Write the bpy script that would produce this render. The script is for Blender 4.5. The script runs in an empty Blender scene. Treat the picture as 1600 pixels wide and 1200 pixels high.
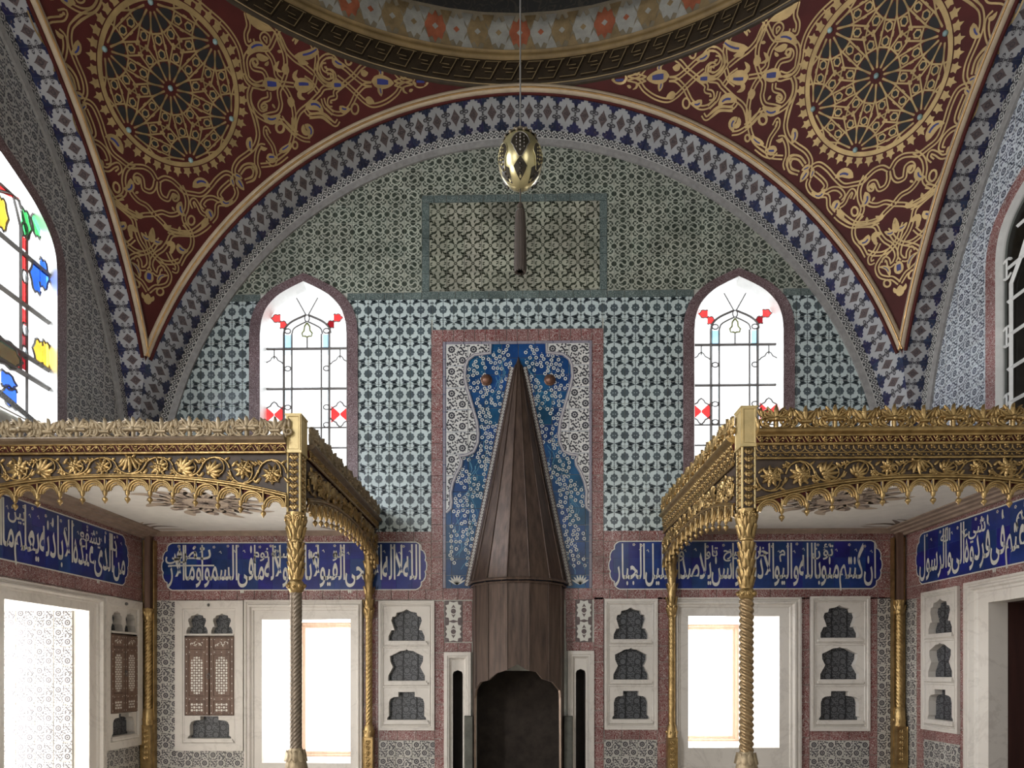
import bpy, bmesh, math, random
from math import sin, cos, pi, sqrt, atan2, radians, floor, ceil
from mathutils import Vector, Matrix, geometry
V = Vector
scene = bpy.context.scene
COL = scene.collection

# ------------------------------------------------------------------ camera
F, CX, CY, YAW, CAMZ = 1100.0, 789.0, 1050.0, 0.02094, 1.6
cam = bpy.data.objects.new('camera', bpy.data.cameras.new('camera'))
COL.objects.link(cam)
cam.location = (0, 0, CAMZ)
cam.rotation_euler = (pi / 2, 0, YAW)
cam.data.sensor_width = 36.0
cam.data.lens = F / 1600 * 36
cam.data.shift_x = (800 - CX) / 1600
cam.data.shift_y = (CY - 600) / 1600
cam.data.clip_start = 0.02
scene.camera = cam

# ------------------------------------------------------------------ sky, daylight, exposure
world = bpy.data.worlds.new('overcast_sky')
scene.world = world
world.use_nodes = True
bg = world.node_tree.nodes['Background']
bg.inputs['Color'].default_value = (0.96, 0.98, 1.0, 1)
bg.inputs['Strength'].default_value = 1.7
scene.view_settings.view_transform = 'Standard'
scene.view_settings.look = 'None'
scene.view_settings.gamma = 1.0
scene.view_settings.use_curve_mapping = False
scene.view_settings.exposure = 0.42

def daylight(name, loc, aim, w, h, power, col=(1, 1, 1)):
    l = bpy.data.lights.new(name, 'AREA')
    l.shape = 'RECTANGLE'; l.size = w; l.size_y = h; l.energy = power; l.color = col
    o = bpy.data.objects.new(name, l); COL.objects.link(o)
    o.location = loc
    d = V(aim) - V(loc)
    o.rotation_euler = d.to_track_quat('-Z', 'Y').to_euler()
    return o
# daylight through the windows: the row on the left wall, the back wall; two fill lamps added behind the camera
daylight('front_fill_light', (-2.3, -0.70, 4.2), (-1.4, 8, 2.4), 1.3, 2.4, 38, (1, .95, .90))
daylight('front_fill_light', (2.3, -0.70, 4.2), (1.4, 8, 2.4), 1.3, 2.4, 38, (1, .95, .90))
daylight('daylight_left_window', (-4.16, 1.16, 4.6), (4, 4.2, 1.6), 1.2, 2.4, 110, (.92, .96, 1))
daylight('daylight_left_low_window', (-4.2, 0.6, 1.6), (4, 5.0, 1.9), 1.1, 1.9, 165, (1, .95, .90))
daylight('daylight_left_upper_window', (-5.40, 5.50, 5.1), (4, 6.2, 2.0), 1.8, 2.4, 440, (.88, .94, 1))
daylight('daylight_left_lower_window', (-5.75, 6.35, 1.5), (4, 6.3, 1.2), 1.1, 2.3, 130, (1, .98, .95))
daylight('daylight_back_window', (-2.9, 9.3, 5.4), (-1.6, 3, 2.0), 1.6, 2.0, 150, (.92, .96, 1))
daylight('daylight_back_window', (2.9, 9.3, 5.4), (1.6, 3, 2.0), 1.6, 2.0, 150, (.92, .96, 1))
daylight('daylight_back_low_window', (-2.12, 9.6, 1.55), (-1.8, 5, 1.0), 0.9, 1.4, 75, (1, .98, .95))
daylight('daylight_back_low_window', (2.30, 9.6, 1.65), (1.9, 5, 1.0), 0.9, 1.2, 75, (1, .98, .95))

# ------------------------------------------------------------------ photo pixel -> point on a real plane
CT, ST = cos(YAW), sin(YAW)
def ray(u, v):
    dx = (u - CX) / F
    return V((-ST + CT * dx, CT + ST * dx, (CY - v) / F))
def on_y(u, v, y):                       # on the plane y = const
    r = ray(u, v); return V((0, 0, CAMZ)) + r * (y / r.y)
def on_x(u, v, x):                       # on the plane x = const
    r = ray(u, v); return V((0, 0, CAMZ)) + r * (x / r.x)
def BX(u): return on_y(u, 1000, 8.0).x
def BZ(u, v): return on_y(u, v, 8.0).z
def B2(u, v):
    p = on_y(u, v, 8.0); return (p.x, p.z)

# ------------------------------------------------------------------ mesh builder
class MB:
    def __init__(s): s.v = []; s.f = []; s.m = []; s.s = []
    def add(s, vs, fs, m=0, smooth=False):
        o = len(s.v); s.v.extend([tuple(p) for p in vs])
        for f in fs:
            s.f.append([i + o for i in f]); s.m.append(m); s.s.append(smooth)
        return s
    def box(s, x0, x1, y0, y1, z0, z1, m=0):
        vs = [(x, y, z) for x in (x0, x1) for y in (y0, y1) for z in (z0, z1)]
        return s.add(vs, [(0, 1, 3, 2), (4, 6, 7, 5), (0, 4, 5, 1), (2, 3, 7, 6), (0, 2, 6, 4), (1, 5, 7, 3)], m)
    def bbox(s, x0, x1, y0, y1, z0, z1, bv, m=0):      # box whose front (low y) edges are chamfered
        vs = [(x0, y1, z0), (x1, y1, z0), (x1, y1, z1), (x0, y1, z1), (x0, y0 + bv, z0), (x1, y0 + bv, z0), (x1, y0 + bv, z1), (x0, y0 + bv, z1),
              (x0 + bv, y0, z0 + bv), (x1 - bv, y0, z0 + bv), (x1 - bv, y0, z1 - bv), (x0 + bv, y0, z1 - bv)]
        fs = [(8, 9, 10, 11)]
        for i in range(4):
            j = (i + 1) % 4
            fs += [(i, j, 4 + j, 4 + i), (4 + i, 4 + j, 8 + j, 8 + i)]
        return s.add(vs, fs, m)
    def tube(s, pts, r, n=6, m=0, closed=False, smooth=True, caps=True):
        pts = [V(p) for p in pts]; k = len(pts)
        if k < 2: return s
        rr = r if isinstance(r, (list, tuple)) else [r] * k
        vs = []; ref = None
        for i, p in enumerate(pts):
            a = pts[(i - 1) % k] if (closed or i) else p
            b = pts[(i + 1) % k] if (closed or i < k - 1) else p
            t = (b - a)
            t = t.normalized() if t.length > 1e-9 else V((0, 0, 1))
            if ref is None:
                ref = t.cross(V((0, 0, 1)))
                if ref.length < 1e-3: ref = t.cross(V((1, 0, 0)))
            ref = ref - t * ref.dot(t)
            ref = ref.normalized() if ref.length > 1e-9 else t.orthogonal().normalized()
            w = t.cross(ref)
            for j in range(n):
                an = 2 * pi * j / n
                vs.append(p + (ref * cos(an) + w * sin(an)) * rr[i])
        fs = []
        for i in range(k if closed else k - 1):
            for j in range(n):
                a, b = i * n + j, i * n + (j + 1) % n
                c, d = ((i + 1) % k) * n + (j + 1) % n, ((i + 1) % k) * n + j
                fs.append((a, b, c, d))
        s.add(vs, fs, m, smooth)
        if caps and not closed:
            s.add([vs[j] for j in range(n)], [tuple(range(n))[::-1]], m)
            s.add(vs[-n:], [tuple(range(n))], m)
        return s
    def lathe(s, prof, n=16, m=0, c=(0, 0, 0), smooth=True, a0=0, a1=2 * pi):
        full = abs(a1 - a0 - 2 * pi) < 1e-6; k = n if full else n + 1
        vs = [(c[0] + r * cos(a0 + (a1 - a0) * j / n), c[1] + r * sin(a0 + (a1 - a0) * j / n), c[2] + z) for r, z in prof for j in range(k)]
        fs = []
        for i in range(len(prof) - 1):
            for j in range(n):
                j2 = (j + 1) % k
                fs.append((i * k + j, i * k + j2, (i + 1) * k + j2, (i + 1) * k + j))
        return s.add(vs, fs, m, smooth)
    def blob(s, c, rx, ry, rz, n=8, m=0, k=5):
        prof = [(sin(pi * i / k), -cos(pi * i / k)) for i in range(k + 1)]
        o = MB(); o.lathe(prof, n)
        return s.add([(c[0] + x * rx, c[1] + y * ry, c[2] + z * rz) for x, y, z in o.v], o.f, m, True)
    def join(s, o, M=None, m=None):
        vs = [M @ V(p) for p in o.v] if M is not None else o.v
        off = len(s.v); s.v.extend([tuple(p) for p in vs])
        for f, mm, sm in zip(o.f, o.m, o.s):
            s.f.append([i + off for i in f]); s.m.append(mm if m is None else m); s.s.append(sm)
        return s
    def loft(s, rings, m=0, closed=True, smooth=False):  # rings: equal-length lists of 3D points
        k = len(rings[0]); vs = [p for r in rings for p in r]; fs = []
        for i in range(len(rings) - 1):
            for j in range(k if closed else k - 1):
                fs.append((i * k + j, i * k + (j + 1) % k, (i + 1) * k + (j + 1) % k, (i + 1) * k + j))
        return s.add(vs, fs, m, smooth)
    def prism(s, pts, y0, y1, m=0, back=False):  # 2D outline (x,z) extruded from y0 (front) to y1
        k = len(pts)
        tri = geometry.tessellate_polygon([[V((a, b, 0)) for a, b in pts]])
        s.add([(a, y0, b) for a, b in pts], tri, m)
        s.loft([[(a, y0, b) for a, b in pts], [(a, y1, b) for a, b in pts]], m)
        if back: s.add([(a, y1, b) for a, b in pts], tri, m)
        return s
    def holed(s, outer, holes, y0, m=0):         # flat face with holes
        loops = [outer] + holes
        tri = geometry.tessellate_polygon([[V((a, b, 0)) for a, b in l] for l in loops])
        return s.add([(a, y0, b) for l in loops for a, b in l], tri, m)
    def mesh(s, name, mats):
        me = bpy.data.meshes.new(name)
        me.from_pydata(s.v, [], s.f)
        for mt in mats: me.materials.append(mt)
        if me.polygons:
            me.polygons.foreach_set('material_index', s.m)
            me.polygons.foreach_set('use_smooth', s.s)
        me.update()
        return me
    def build(s, name, mats, parent=None, M=None):
        if not isinstance(mats, (list, tuple)): mats = [mats]
        return place(name, s.mesh(name, mats), parent, M)

WM = {}
def place(name, data, parent=None, M=None):
    o = bpy.data.objects.new(name, data); COL.objects.link(o)
    M = M if M is not None else Matrix.Identity(4)
    WM[o.name] = M
    if parent is not None:
        o.parent = parent
        o.matrix_basis = WM[parent.name].inverted() @ M
    else:
        o.matrix_basis = M
    return o
def tag(o, label=None, cat=None, group=None, kind=None):
    if label: o['label'] = label
    if cat: o['category'] = cat
    if group: o['group'] = group
    if kind: o['kind'] = kind
    return o
def thing(name, loc, label, cat, group=None):
    o = place(name, None, None, Matrix.Translation(V(loc)))
    o.empty_display_size = .1
    return tag(o, label, cat, group)
def T(x, y, z): return Matrix.Translation(V((x, y, z)))
def RZ(a): return Matrix.Rotation(a, 4, 'Z')
def RY(a): return Matrix.Rotation(a, 4, 'Y')
def RX(a): return Matrix.Rotation(a, 4, 'X')
def SC(x, y, z): return Matrix.Diagonal((x, y, z, 1))

# ------------------------------------------------------------------ 2D drawing (glaze, inlay, gilding)
def arc(cx, cy, r, a0, a1, n): return [(cx + r * cos(radians(a0 + (a1 - a0) * i / n)), cy + r * sin(radians(a0 + (a1 - a0) * i / n))) for i in range(n + 1)]
def disc(cx, cy, r, n=10, ry=None): return [[(cx + r * cos(2 * pi * i / n), cy + (ry or r) * sin(2 * pi * i / n)) for i in range(n)]]
def ring(cx, cy, r0, r1, n=12):
    return [[(cx + r0 * cos(a), cy + r0 * sin(a)), (cx + r1 * cos(a), cy + r1 * sin(a)), (cx + r1 * cos(b), cy + r1 * sin(b)), (cx + r0 * cos(b), cy + r0 * sin(b))]
            for a, b in ((2 * pi * i / n, 2 * pi * (i + 1) / n) for i in range(n))]
def offs(pts, w, closed=False):
    L = []; R = []; n = len(pts)
    for i in range(n):
        a = pts[(i - 1) % n] if closed or i else pts[i]
        b = pts[(i + 1) % n] if closed or i < n - 1 else pts[i]
        tx, ty = b[0] - a[0], b[1] - a[1]; l = sqrt(tx * tx + ty * ty) or 1
        ww = (w[i] if isinstance(w, list) else w) / 2
        L.append((pts[i][0] - ty / l * ww, pts[i][1] + tx / l * ww)); R.append((pts[i][0] + ty / l * ww, pts[i][1] - tx / l * ww))
    return L, R
def stroke(pts, w, closed=False):
    L, R = offs(pts, w, closed); n = len(pts)
    return [[L[i], R[i], R[(i + 1) % n], L[(i + 1) % n]] for i in range(n if closed else n - 1)]
def leaf(x0, y0, x1, y1, w, bend=0.0, n=6):
    dx, dy = x1 - x0, y1 - y0; pts = []
    for i in range(n + 1):
        t = i / n; k = bend * sin(pi * t)
        pts.append((x0 + dx * t - dy * k, y0 + dy * t + dx * k))
    return stroke(pts, [w * sin(pi * min(1, (i / n) * .92 + .04)) ** .8 for i in range(n + 1)])
def flower(cx, cy, r, k=8, dent=.78, rot=0):
    return [[(cx + (r if i % 2 == 0 else r * dent) * cos(rot + pi * i / k), cy + (r if i % 2 == 0 else r * dent) * sin(rot + pi * i / k)) for i in range(2 * k)]]
def spline(pts, n=6, closed=False):
    out = []; k = len(pts); P = [V(p) for p in pts]
    for i in range(k if closed else k - 1):
        p0 = P[(i - 1) % k] if closed or i else P[0] * 2 - P[1]
        p1, p2 = P[i], P[(i + 1) % k]
        p3 = P[(i + 2) % k] if closed or i < k - 2 else P[-1] * 2 - P[-2]
        for j in range(n):
            t = j / n
            out.append(.5 * ((2 * p1) + (p2 - p0) * t + (2 * p0 - 5 * p1 + 4 * p2 - p3) * t * t + (3 * p1 - p0 - 3 * p2 + p3) * t ** 3))
    if not closed: out.append(P[-1])
    return [tuple(p) for p in out]
class Art:                                 # coloured 2D polygons in layers
    def __init__(s): s.p = []
    def __call__(s, polys, m, layer=1):
        for q in polys: s.p.append((q, m, layer))
        return s
    def into(s, mb, fn, eps=.0006):        # fn(a, b, height above the surface) -> point
        for q, m, l in s.p:
            mb.add([fn(a, b, l * eps) for a, b in q], [tuple(range(len(q)))], m)
        return mb
def inside(p, poly):
    x, y = p; c = False; j = len(poly) - 1
    for i in range(len(poly)):
        xi, yi = poly[i]; xj, yj = poly[j]
        if (yi > y) != (yj > y) and x < (xj - xi) * (y - yi) / (yj - yi) + xi: c = not c
        j = i
    return c
def clip(poly, region, keep_in):           # triangles of poly inside / outside region
    vs = [V(p) for p in poly] + [V(p) for p in region]
    n, k = len(poly), len(region)
    es = [(i, (i + 1) % n) for i in range(n)] + [(n + i, n + (i + 1) % k) for i in range(k)]
    r = geometry.delaunay_2d_cdt(vs, es, [], 0, 1e-6)
    out = []
    for f in r[2]:
        q = [tuple(r[0][i]) for i in f]
        c = (sum(p[0] for p in q) / len(q), sum(p[1] for p in q) / len(q))
        if inside(c, poly) and inside(c, region) == keep_in: out.append(q)
    return out

# ------------------------------------------------------------------ procedural materials
def nodes(name):
    m = bpy.data.materials.new(name); m.use_nodes = True
    nt = m.node_tree; return m, nt, nt.nodes['Principled BSDF']
def N(nt, kind, **kw):
    n = nt.nodes.new(kind)
    for k, v in kw.items():
        if k.startswith('i_'): n.inputs[k[2:].replace('_', ' ')].default_value = v
        else: setattr(n, k, v)
    return n
def c4(c): return (c[0], c[1], c[2], 1)
def mat(name, col, rough=.5, metal=0.0, var=.18, scale=9.0, bump=0.0, bscale=60.0, tilevar=0.0, col2=None, spec=.5, detail=4.0):
    m, nt, p = nodes(name); L = nt.links.new
    geo = N(nt, 'ShaderNodeNewGeometry')
    no = N(nt, 'ShaderNodeTexNoise', i_Scale=scale, i_Detail=detail, i_Roughness=.6)
    L(geo.outputs['Position'], no.inputs['Vector'])
    mr = N(nt, 'ShaderNodeMapRange'); mr.inputs[1].default_value = .3; mr.inputs[2].default_value = .7
    L(no.outputs['Fac'], mr.inputs[0])
    mix = N(nt, 'ShaderNodeMix', data_type='RGBA')
    c2 = col2 or tuple(min(1, x * (1 + var)) for x in col); c1 = col if col2 else tuple(x * (1 - var) for x in col)
    mix.inputs[6].default_value = c4(c1); mix.inputs[7].default_value = c4(c2)
    L(mr.outputs[0], mix.inputs[0])
    out = mix.outputs[2]
    if tilevar:
        oi = N(nt, 'ShaderNodeObjectInfo'); hs = N(nt, 'ShaderNodeHueSaturation')
        a = N(nt, 'ShaderNodeMapRange'); a.inputs[3].default_value = 1 - tilevar; a.inputs[4].default_value = 1 + tilevar
        L(oi.outputs['Random'], a.inputs[0]); L(a.outputs[0], hs.inputs['Value'])
        b = N(nt, 'ShaderNodeMath', operation='MULTIPLY_ADD'); b.inputs[1].default_value = .06 * min(1, tilevar * 5); b.inputs[2].default_value = .5 - .03 * min(1, tilevar * 5)
        wn = N(nt, 'ShaderNodeTexWhiteNoise', noise_dimensions='1D'); L(oi.outputs['Random'], wn.inputs['W']); L(wn.outputs['Value'], b.inputs[0]); L(b.outputs[0], hs.inputs['Hue'])
        L(out, hs.inputs['Color']); out = hs.outputs[0]
    L(out, p.inputs['Base Color'])
    p.inputs['Roughness'].default_value = rough; p.inputs['Metallic'].default_value = metal
    p.inputs['Specular IOR Level'].default_value = spec
    if bump:
        nb = N(nt, 'ShaderNodeTexNoise', i_Scale=bscale, i_Detail=3.0); L(geo.outputs['Position'], nb.inputs['Vector'])
        bp = N(nt, 'ShaderNodeBump', i_Strength=bump, i_Distance=.01); L(nb.outputs['Fac'], bp.inputs['Height']); L(bp.outputs[0], p.inputs['Normal'])
    return m
def mat_scroll(name, ground, line, scale=34.0, width=.16, freq=5.0, rough=.35, var=.25, tilevar=.0):
    """fine curling scrolls: contour lines of a noise field, as on the small border tiles"""
    m, nt, p = nodes(name); L = nt.links.new
    geo = N(nt, 'ShaderNodeNewGeometry')
    no = N(nt, 'ShaderNodeTexNoise', i_Scale=scale, i_Detail=.5, i_Roughness=.4, i_Distortion=.6)
    L(geo.outputs['Position'], no.inputs['Vector'])
    a = N(nt, 'ShaderNodeMath', operation='MULTIPLY'); a.inputs[1].default_value = freq; L(no.outputs['Fac'], a.inputs[0])
    b = N(nt, 'ShaderNodeMath', operation='PINGPONG'); b.inputs[1].default_value = .5; L(a.outputs[0], b.inputs[0])
    mr = N(nt, 'ShaderNodeMapRange'); mr.inputs[1].default_value = width; mr.inputs[2].default_value = width + .10
    mr.inputs[3].default_value = 1; mr.inputs[4].default_value = 0; L(b.outputs[0], mr.inputs[0])
    n2 = N(nt, 'ShaderNodeTexNoise', i_Scale=3.0, i_Detail=4.0); L(geo.outputs['Position'], n2.inputs['Vector'])
    m2 = N(nt, 'ShaderNodeMapRange'); m2.inputs[1].default_value = .3; m2.inputs[2].default_value = .7; m2.inputs[3].default_value = 1 - var; m2.inputs[4].default_value = 1 + var
    L(n2.outputs['Fac'], m2.inputs[0])
    mix = N(nt, 'ShaderNodeMix', data_type='RGBA'); mix.inputs[6].default_value = c4(ground); mix.inputs[7].default_value = c4(line)
    L(mr.outputs[0], mix.inputs[0])
    hs = N(nt, 'ShaderNodeHueSaturation'); L(mix.outputs[2], hs.inputs['Color']); L(m2.outputs[0], hs.inputs['Value'])
    L(hs.outputs[0], p.inputs['Base Color'])
    p.inputs['Roughness'].default_value = rough
    return m
def mat_glass(name, col):
    m = bpy.data.materials.new(name); m.use_nodes = True; nt = m.node_tree; nt.nodes.clear(); L = nt.links.new
    out = N(nt, 'ShaderNodeOutputMaterial'); tr = N(nt, 'ShaderNodeBsdfTransparent')
    geo = N(nt, 'ShaderNodeNewGeometry'); no = N(nt, 'ShaderNodeTexNoise', i_Scale=7.0, i_Detail=2.0); L(geo.outputs['Position'], no.inputs['Vector'])
    mix = N(nt, 'ShaderNodeMix', data_type='RGBA'); L(no.outputs['Fac'], mix.inputs[0])
    mix.inputs[6].default_value = c4(tuple(x * .75 for x in col)); mix.inputs[7].default_value = c4(tuple(min(1, x * 1.15) for x in col))
    L(mix.outputs[2], tr.inputs['Color'])
    gl = N(nt, 'ShaderNodeBsdfGlossy', i_Roughness=.1); ms = N(nt, 'ShaderNodeMixShader'); ms.inputs[0].default_value = .04
    L(tr.outputs[0], ms.inputs[1]); L(gl.outputs[0], ms.inputs[2]); L(ms.outputs[0], out.inputs['Surface'])
    return m
def mat_wood(name, c1, c2, scale=6.0, rough=.5, stretch=(1, 1, .08), bump=.15):
    m, nt, p = nodes(name); L = nt.links.new
    geo = N(nt, 'ShaderNodeNewGeometry'); mp = N(nt, 'ShaderNodeMapping'); mp.inputs['Scale'].default_value = stretch
    L(geo.outputs['Position'], mp.inputs['Vector'])
    no = N(nt, 'ShaderNodeTexNoise', i_Scale=scale * 4, i_Detail=6.0, i_Roughness=.65); L(mp.outputs[0], no.inputs['Vector'])
    mr = N(nt, 'ShaderNodeMapRange'); mr.inputs[1].default_value = .3; mr.inputs[2].default_value = .7; L(no.outputs['Fac'], mr.inputs[0])
    mix = N(nt, 'ShaderNodeMix', data_type='RGBA'); mix.inputs[6].default_value = c4(c1); mix.inputs[7].default_value = c4(c2); L(mr.outputs[0], mix.inputs[0])
    L(mix.outputs[2], p.inputs['Base Color']); p.inputs['Roughness'].default_value = rough
    bp = N(nt, 'ShaderNodeBump', i_Strength=bump, i_Distance=.004); L(no.outputs['Fac'], bp.inputs['Height']); L(bp.outputs[0], p.inputs['Normal'])
    return m
def mat_marble(name, c1, c2, rough=.35):
    m, nt, p = nodes(name); L = nt.links.new
    geo = N(nt, 'ShaderNodeNewGeometry'); no = N(nt, 'ShaderNodeTexNoise', i_Scale=1.6, i_Detail=8.0, i_Roughness=.65, i_Distortion=1.2); L(geo.outputs['Position'], no.inputs['Vector'])
    w = N(nt, 'ShaderNodeMath', operation='PINGPONG'); w.inputs[1].default_value = .5
    a = N(nt, 'ShaderNodeMath', operation='MULTIPLY'); a.inputs[1].default_value = 4; L(no.outputs['Fac'], a.inputs[0]); L(a.outputs[0], w.inputs[0])
    mr = N(nt, 'ShaderNodeMapRange'); mr.inputs[1].default_value = 0; mr.inputs[2].default_value = .12; L(w.outputs[0], mr.inputs[0])
    n2 = N(nt, 'ShaderNodeTexNoise', i_Scale=14.0, i_Detail=5.0); L(geo.outputs['Position'], n2.inputs['Vector'])
    mx = N(nt, 'ShaderNodeMath', operation='MULTIPLY_ADD'); mx.inputs[1].default_value = .55; L(mr.outputs[0], mx.inputs[0])
    L(n2.outputs['Fac'], mx.inputs[2])
    mix = N(nt, 'ShaderNodeMix', data_type='RGBA'); mix.inputs[6].default_value = c4(c2); mix.inputs[7].default_value = c4(c1); L(mx.outputs[0], mix.inputs[0])
    L(mix.outputs[2], p.inputs['Base Color']); p.inputs['Roughness'].default_value = rough
    return m

GROUT = mat('pale grout', (.55, .55, .50), .8, var=.2)
SW_G = mat('swirl tile ground', (.40, .42, .35), .3, var=.16, scale=2.0, tilevar=.12)
SW_D = mat('swirl tile glaze', (.05, .062, .048), .3, var=.3, scale=3, tilevar=.15)
LA_G = mat('lattice tile ground', (.52, .60, .59), .3, var=.10, scale=2.5, tilevar=.06)
LA_D = mat('lattice tile glaze', (.078, .102, .112), .3, var=.35, scale=5, tilevar=.12)
PN_G = mat('panel tile ground', (.34, .34, .27), .3, var=.3, scale=1.6, tilevar=.14)
PN_D = mat('panel tile glaze', (.045, .05, .035), .3, var=.3, scale=3, tilevar=.15)
DI_G = mat('arch tile ground', (.40, .40, .41), .3, var=.10, scale=3, tilevar=.07)
DI_B = mat('arch tile blue glaze', (.02, .025, .075), .3, var=.35, scale=7, tilevar=.15)
DI_K = mat('arch tile brown glaze', (.115, .085, .085), .3, var=.5, scale=55)
BR_D = mat('braid tile dark', (.04, .04, .042), .35, var=.2)
BR_L = mat('braid tile light', (.58, .57, .54), .35, var=.12)
FL_G = mat('floral tile ground', (.50, .48, .44), .3, var=.10, scale=3, tilevar=.07)
FL_D = mat('floral tile glaze', (.055, .05, .06), .3, var=.35, scale=8, tilevar=.12)
RED = mat_scroll('red scroll tile', (.185, .055, .052), (.48, .41, .385), 40, .085, 5.0)
PURP = mat_scroll('plum scroll tile', (.10, .05, .055), (.36, .29, .30), 60, .09, 5.0)
TEAL = mat_scroll('teal scroll tile', (.07, .10, .095), (.27, .31, .29), 50, .09, 5.0)
GREY = mat('grey strip tile', (.27, .26, .25), .4, var=.2, scale=20)
BLUE = mat('cobalt tile', (.010, .026, .165), .28, var=.35, scale=4, tilevar=.14)
BLUP = mat('blossom panel blue', (.010, .062, .165), .28, var=.45, scale=3, tilevar=.12)
WHT = mat('white glaze', (.62, .61, .56), .3, var=.08)
CORAL = mat('coral glaze', (.38, .09, .05), .3)
PALEB = mat('pale blue glaze', (.10, .26, .38), .3, var=.3)
LILAC = mat('lilac border tile', (.25, .23, .27), .35, var=.15, scale=30)
MARB = mat_marble('white marble', (.66, .62, .57), (.51, .47, .43))
PLAS = mat('white plaster', (.72, .69, .64), .7, var=.06, bump=.1)
FRAME = mat('white window frame', (.70, .70, .68), .5, var=.08)
LEAD = mat('lead came', (.13, .12, .115), .5, var=.2)
GOLD = mat('gilded wood', (.50, .345, .15), .34, .85, col2=(.26, .17, .07), scale=14, bump=.25, bscale=90)
GOLDP = mat('pale gilding', (.58, .45, .22), .5, .45, var=.14, scale=10, bump=.12)
GOLDG = mat('weathered gilding', (.24, .185, .115), .48, .5, col2=(.44, .345, .22), scale=16, bump=.2, bscale=120)
DARK = mat('dark brown ground', (.050, .032, .022), .6, var=.3)
DRED = mat('dark red lacquer', (.066, .011, .009), .6, var=.2, scale=3, spec=.2)
WOOD = mat_wood('walnut', (.105, .060, .042), (.20, .12, .085))
NACRE = mat('mother of pearl', (.75, .72, .65), .25, var=.12, scale=60)
BLACK = mat('soot black', (.010, .009, .009), .9)

# ------------------------------------------------------------------ the room shell
XW, YB, Y1, AB = 4.30, 8.0, 7.43, 3.99
YC = Y1 - AB
AD, AR, ZC = .059, 4.31, 3.437           # big pointed arches: centre offset, radius, springing height
YF = YC - AB - .27
MBK, MLF, MRT = T(0, YB, 0), T(-XW, 0, 0) @ RZ(pi / 2), T(XW, 0, 0) @ RZ(-pi / 2)
MFR = T(0, YF, 0) @ RZ(pi)
def LW(u, v): p = on_x(u, v, -XW); return (p.y, p.z)
def RW(u, v): p = on_x(u, v, XW); return (-p.y, p.z)
def xa(z): return sqrt(max(0, AR * AR - (z - ZC) ** 2)) - AD
Z_APEX = ZC + sqrt(AR * AR - AD * AD)
Z_TIP = ZC + sqrt(AR * AR - (AB + AD) ** 2)
PHM = math.acos(AD / AR)
def arch_pts(n, off=0.0, ph0=0.0):        # left foot -> apex -> right foot, in (x, z)
    r = AR - off; pm = math.acos(AD / r)
    L = [(AD - r * cos(ph0 + (pm - ph0) * i / n), ZC + r * sin(ph0 + (pm - ph0) * i / n)) for i in range(n + 1)]
    return L + [(-x, z) for x, z in L[-2::-1]]
def rect(u0, v0, u1, v1, fn=B2):
    uc, vc = (u0 + u1) / 2, (v0 + v1) / 2
    a = [fn(u0, vc)[0], fn(u1, vc)[0]]
    return (min(a), max(a), fn(uc, v1)[1], fn(uc, v0)[1])
def rp(r): return [(r[0], r[2]), (r[1], r[2]), (r[1], r[3]), (r[0], r[3])]
def winpoly(cx, h, zb, zs, zt, n=4):
    k = [(-1, 0), (-.965, .25), (-.85, .50), (-.60, .73), (-.30, .88), (0, 1)]
    L = spline([(cx + a * h, zs + b * (zt - zs)) for a, b in k], n)
    Rr = [(2 * cx - x, z) for x, z in L[-2::-1]]
    return [(cx - h, zb)] + L + Rr + [(cx + h, zb)]

WX = 2.47                                  # stained-glass windows on the back wall
WZ = (BZ(472, 748), BZ(472, 522), BZ(472, 440))
def wpoly(cx, grow=0.0, top=0.0, n=4): return winpoly(cx, .502 + grow, WZ[0] - grow, WZ[1], WZ[2] + top, n)
LWIN = (rect(410, 968, 548, 1192), rect(1075, 963, 1217, 1168))          # openings of the lower windows
LFRM = (rect(384, 938, 567, 1230), rect(1048, 934, 1250, 1230))          # marble around them
NICH = (rect(592, 939, 679, 1141), rect(944, 936, 1027, 1140), rect(1265, 932, 1358, 1142))
CUPB = rect(275, 939, 381, 1173)
SLIT = (rect(694, 1019, 736, 1260), rect(887, 1017, 928, 1260))
HRT = rect(745, 1048, 876, 1260)

wall_back = MB().holed([(-XW - .05, 0), (XW + .05, 0), (XW + .05, 8.3), (-XW - .05, 8.3)],
    [wpoly(-WX), wpoly(WX)] + [rp((r[0], r[1], max(r[2], .25), r[3])) for r in (*LFRM, *NICH, CUPB, *SLIT, HRT)], .012).build('wall_back', GROUT, None, MBK)
tag(wall_back, 'back wall faced with patterned glazed tiles under the great arch', kind='structure')

# left and right walls in their own (a, z) coordinates
SWN_L = (5.72, .72); SWN_R = (-5.72, .72)            # side windows: centre, half width
SWZ = (LW(60, 668)[1], LW(80, 420)[1], 1.6 + (1050 - 222) * 5.72 / F)
def swpoly(c, g=0.0, t=0.0, n=4): return winpoly(c, .72 + g, SWZ[0] - g, SWZ[1], SWZ[2] + t, n)
LDOOR = (LW(4, 1000)[0], LW(137, 1000)[0], .3, LW(70, 945)[1]); LDFR = (LDOOR[0] - .35, LW(160, 1000)[0], .0, LW(80, 917)[1])
LNIC = (LW(162, 1000)[0], LW(219, 1000)[0], .78, LW(190, 936)[1])
RNIC = (RW(1443, 1000)[0], RW(1500, 1000)[0], RW(1471, 1143)[1], RW(1471, 921)[1])
RDOOR = (RW(1547, 1000)[0], RW(1760, 1000)[0], 0, RW(1570, 938)[1]); RDFR = (RW(1513, 1000)[0], RDOOR[1] + .3, 0, RW(1530, 908)[1])
wall_left = MB().holed([(YF, 0), (YB + .05, 0), (YB + .05, 8.3), (YF, 8.3)],
    [swpoly(5.72), swpoly(YC * 2 - 5.72), rp((LDOOR[0], LDOOR[1], .3, LDOOR[3])), rp(LNIC)], .012).build('wall_left', GROUT, None, MLF)
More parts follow.
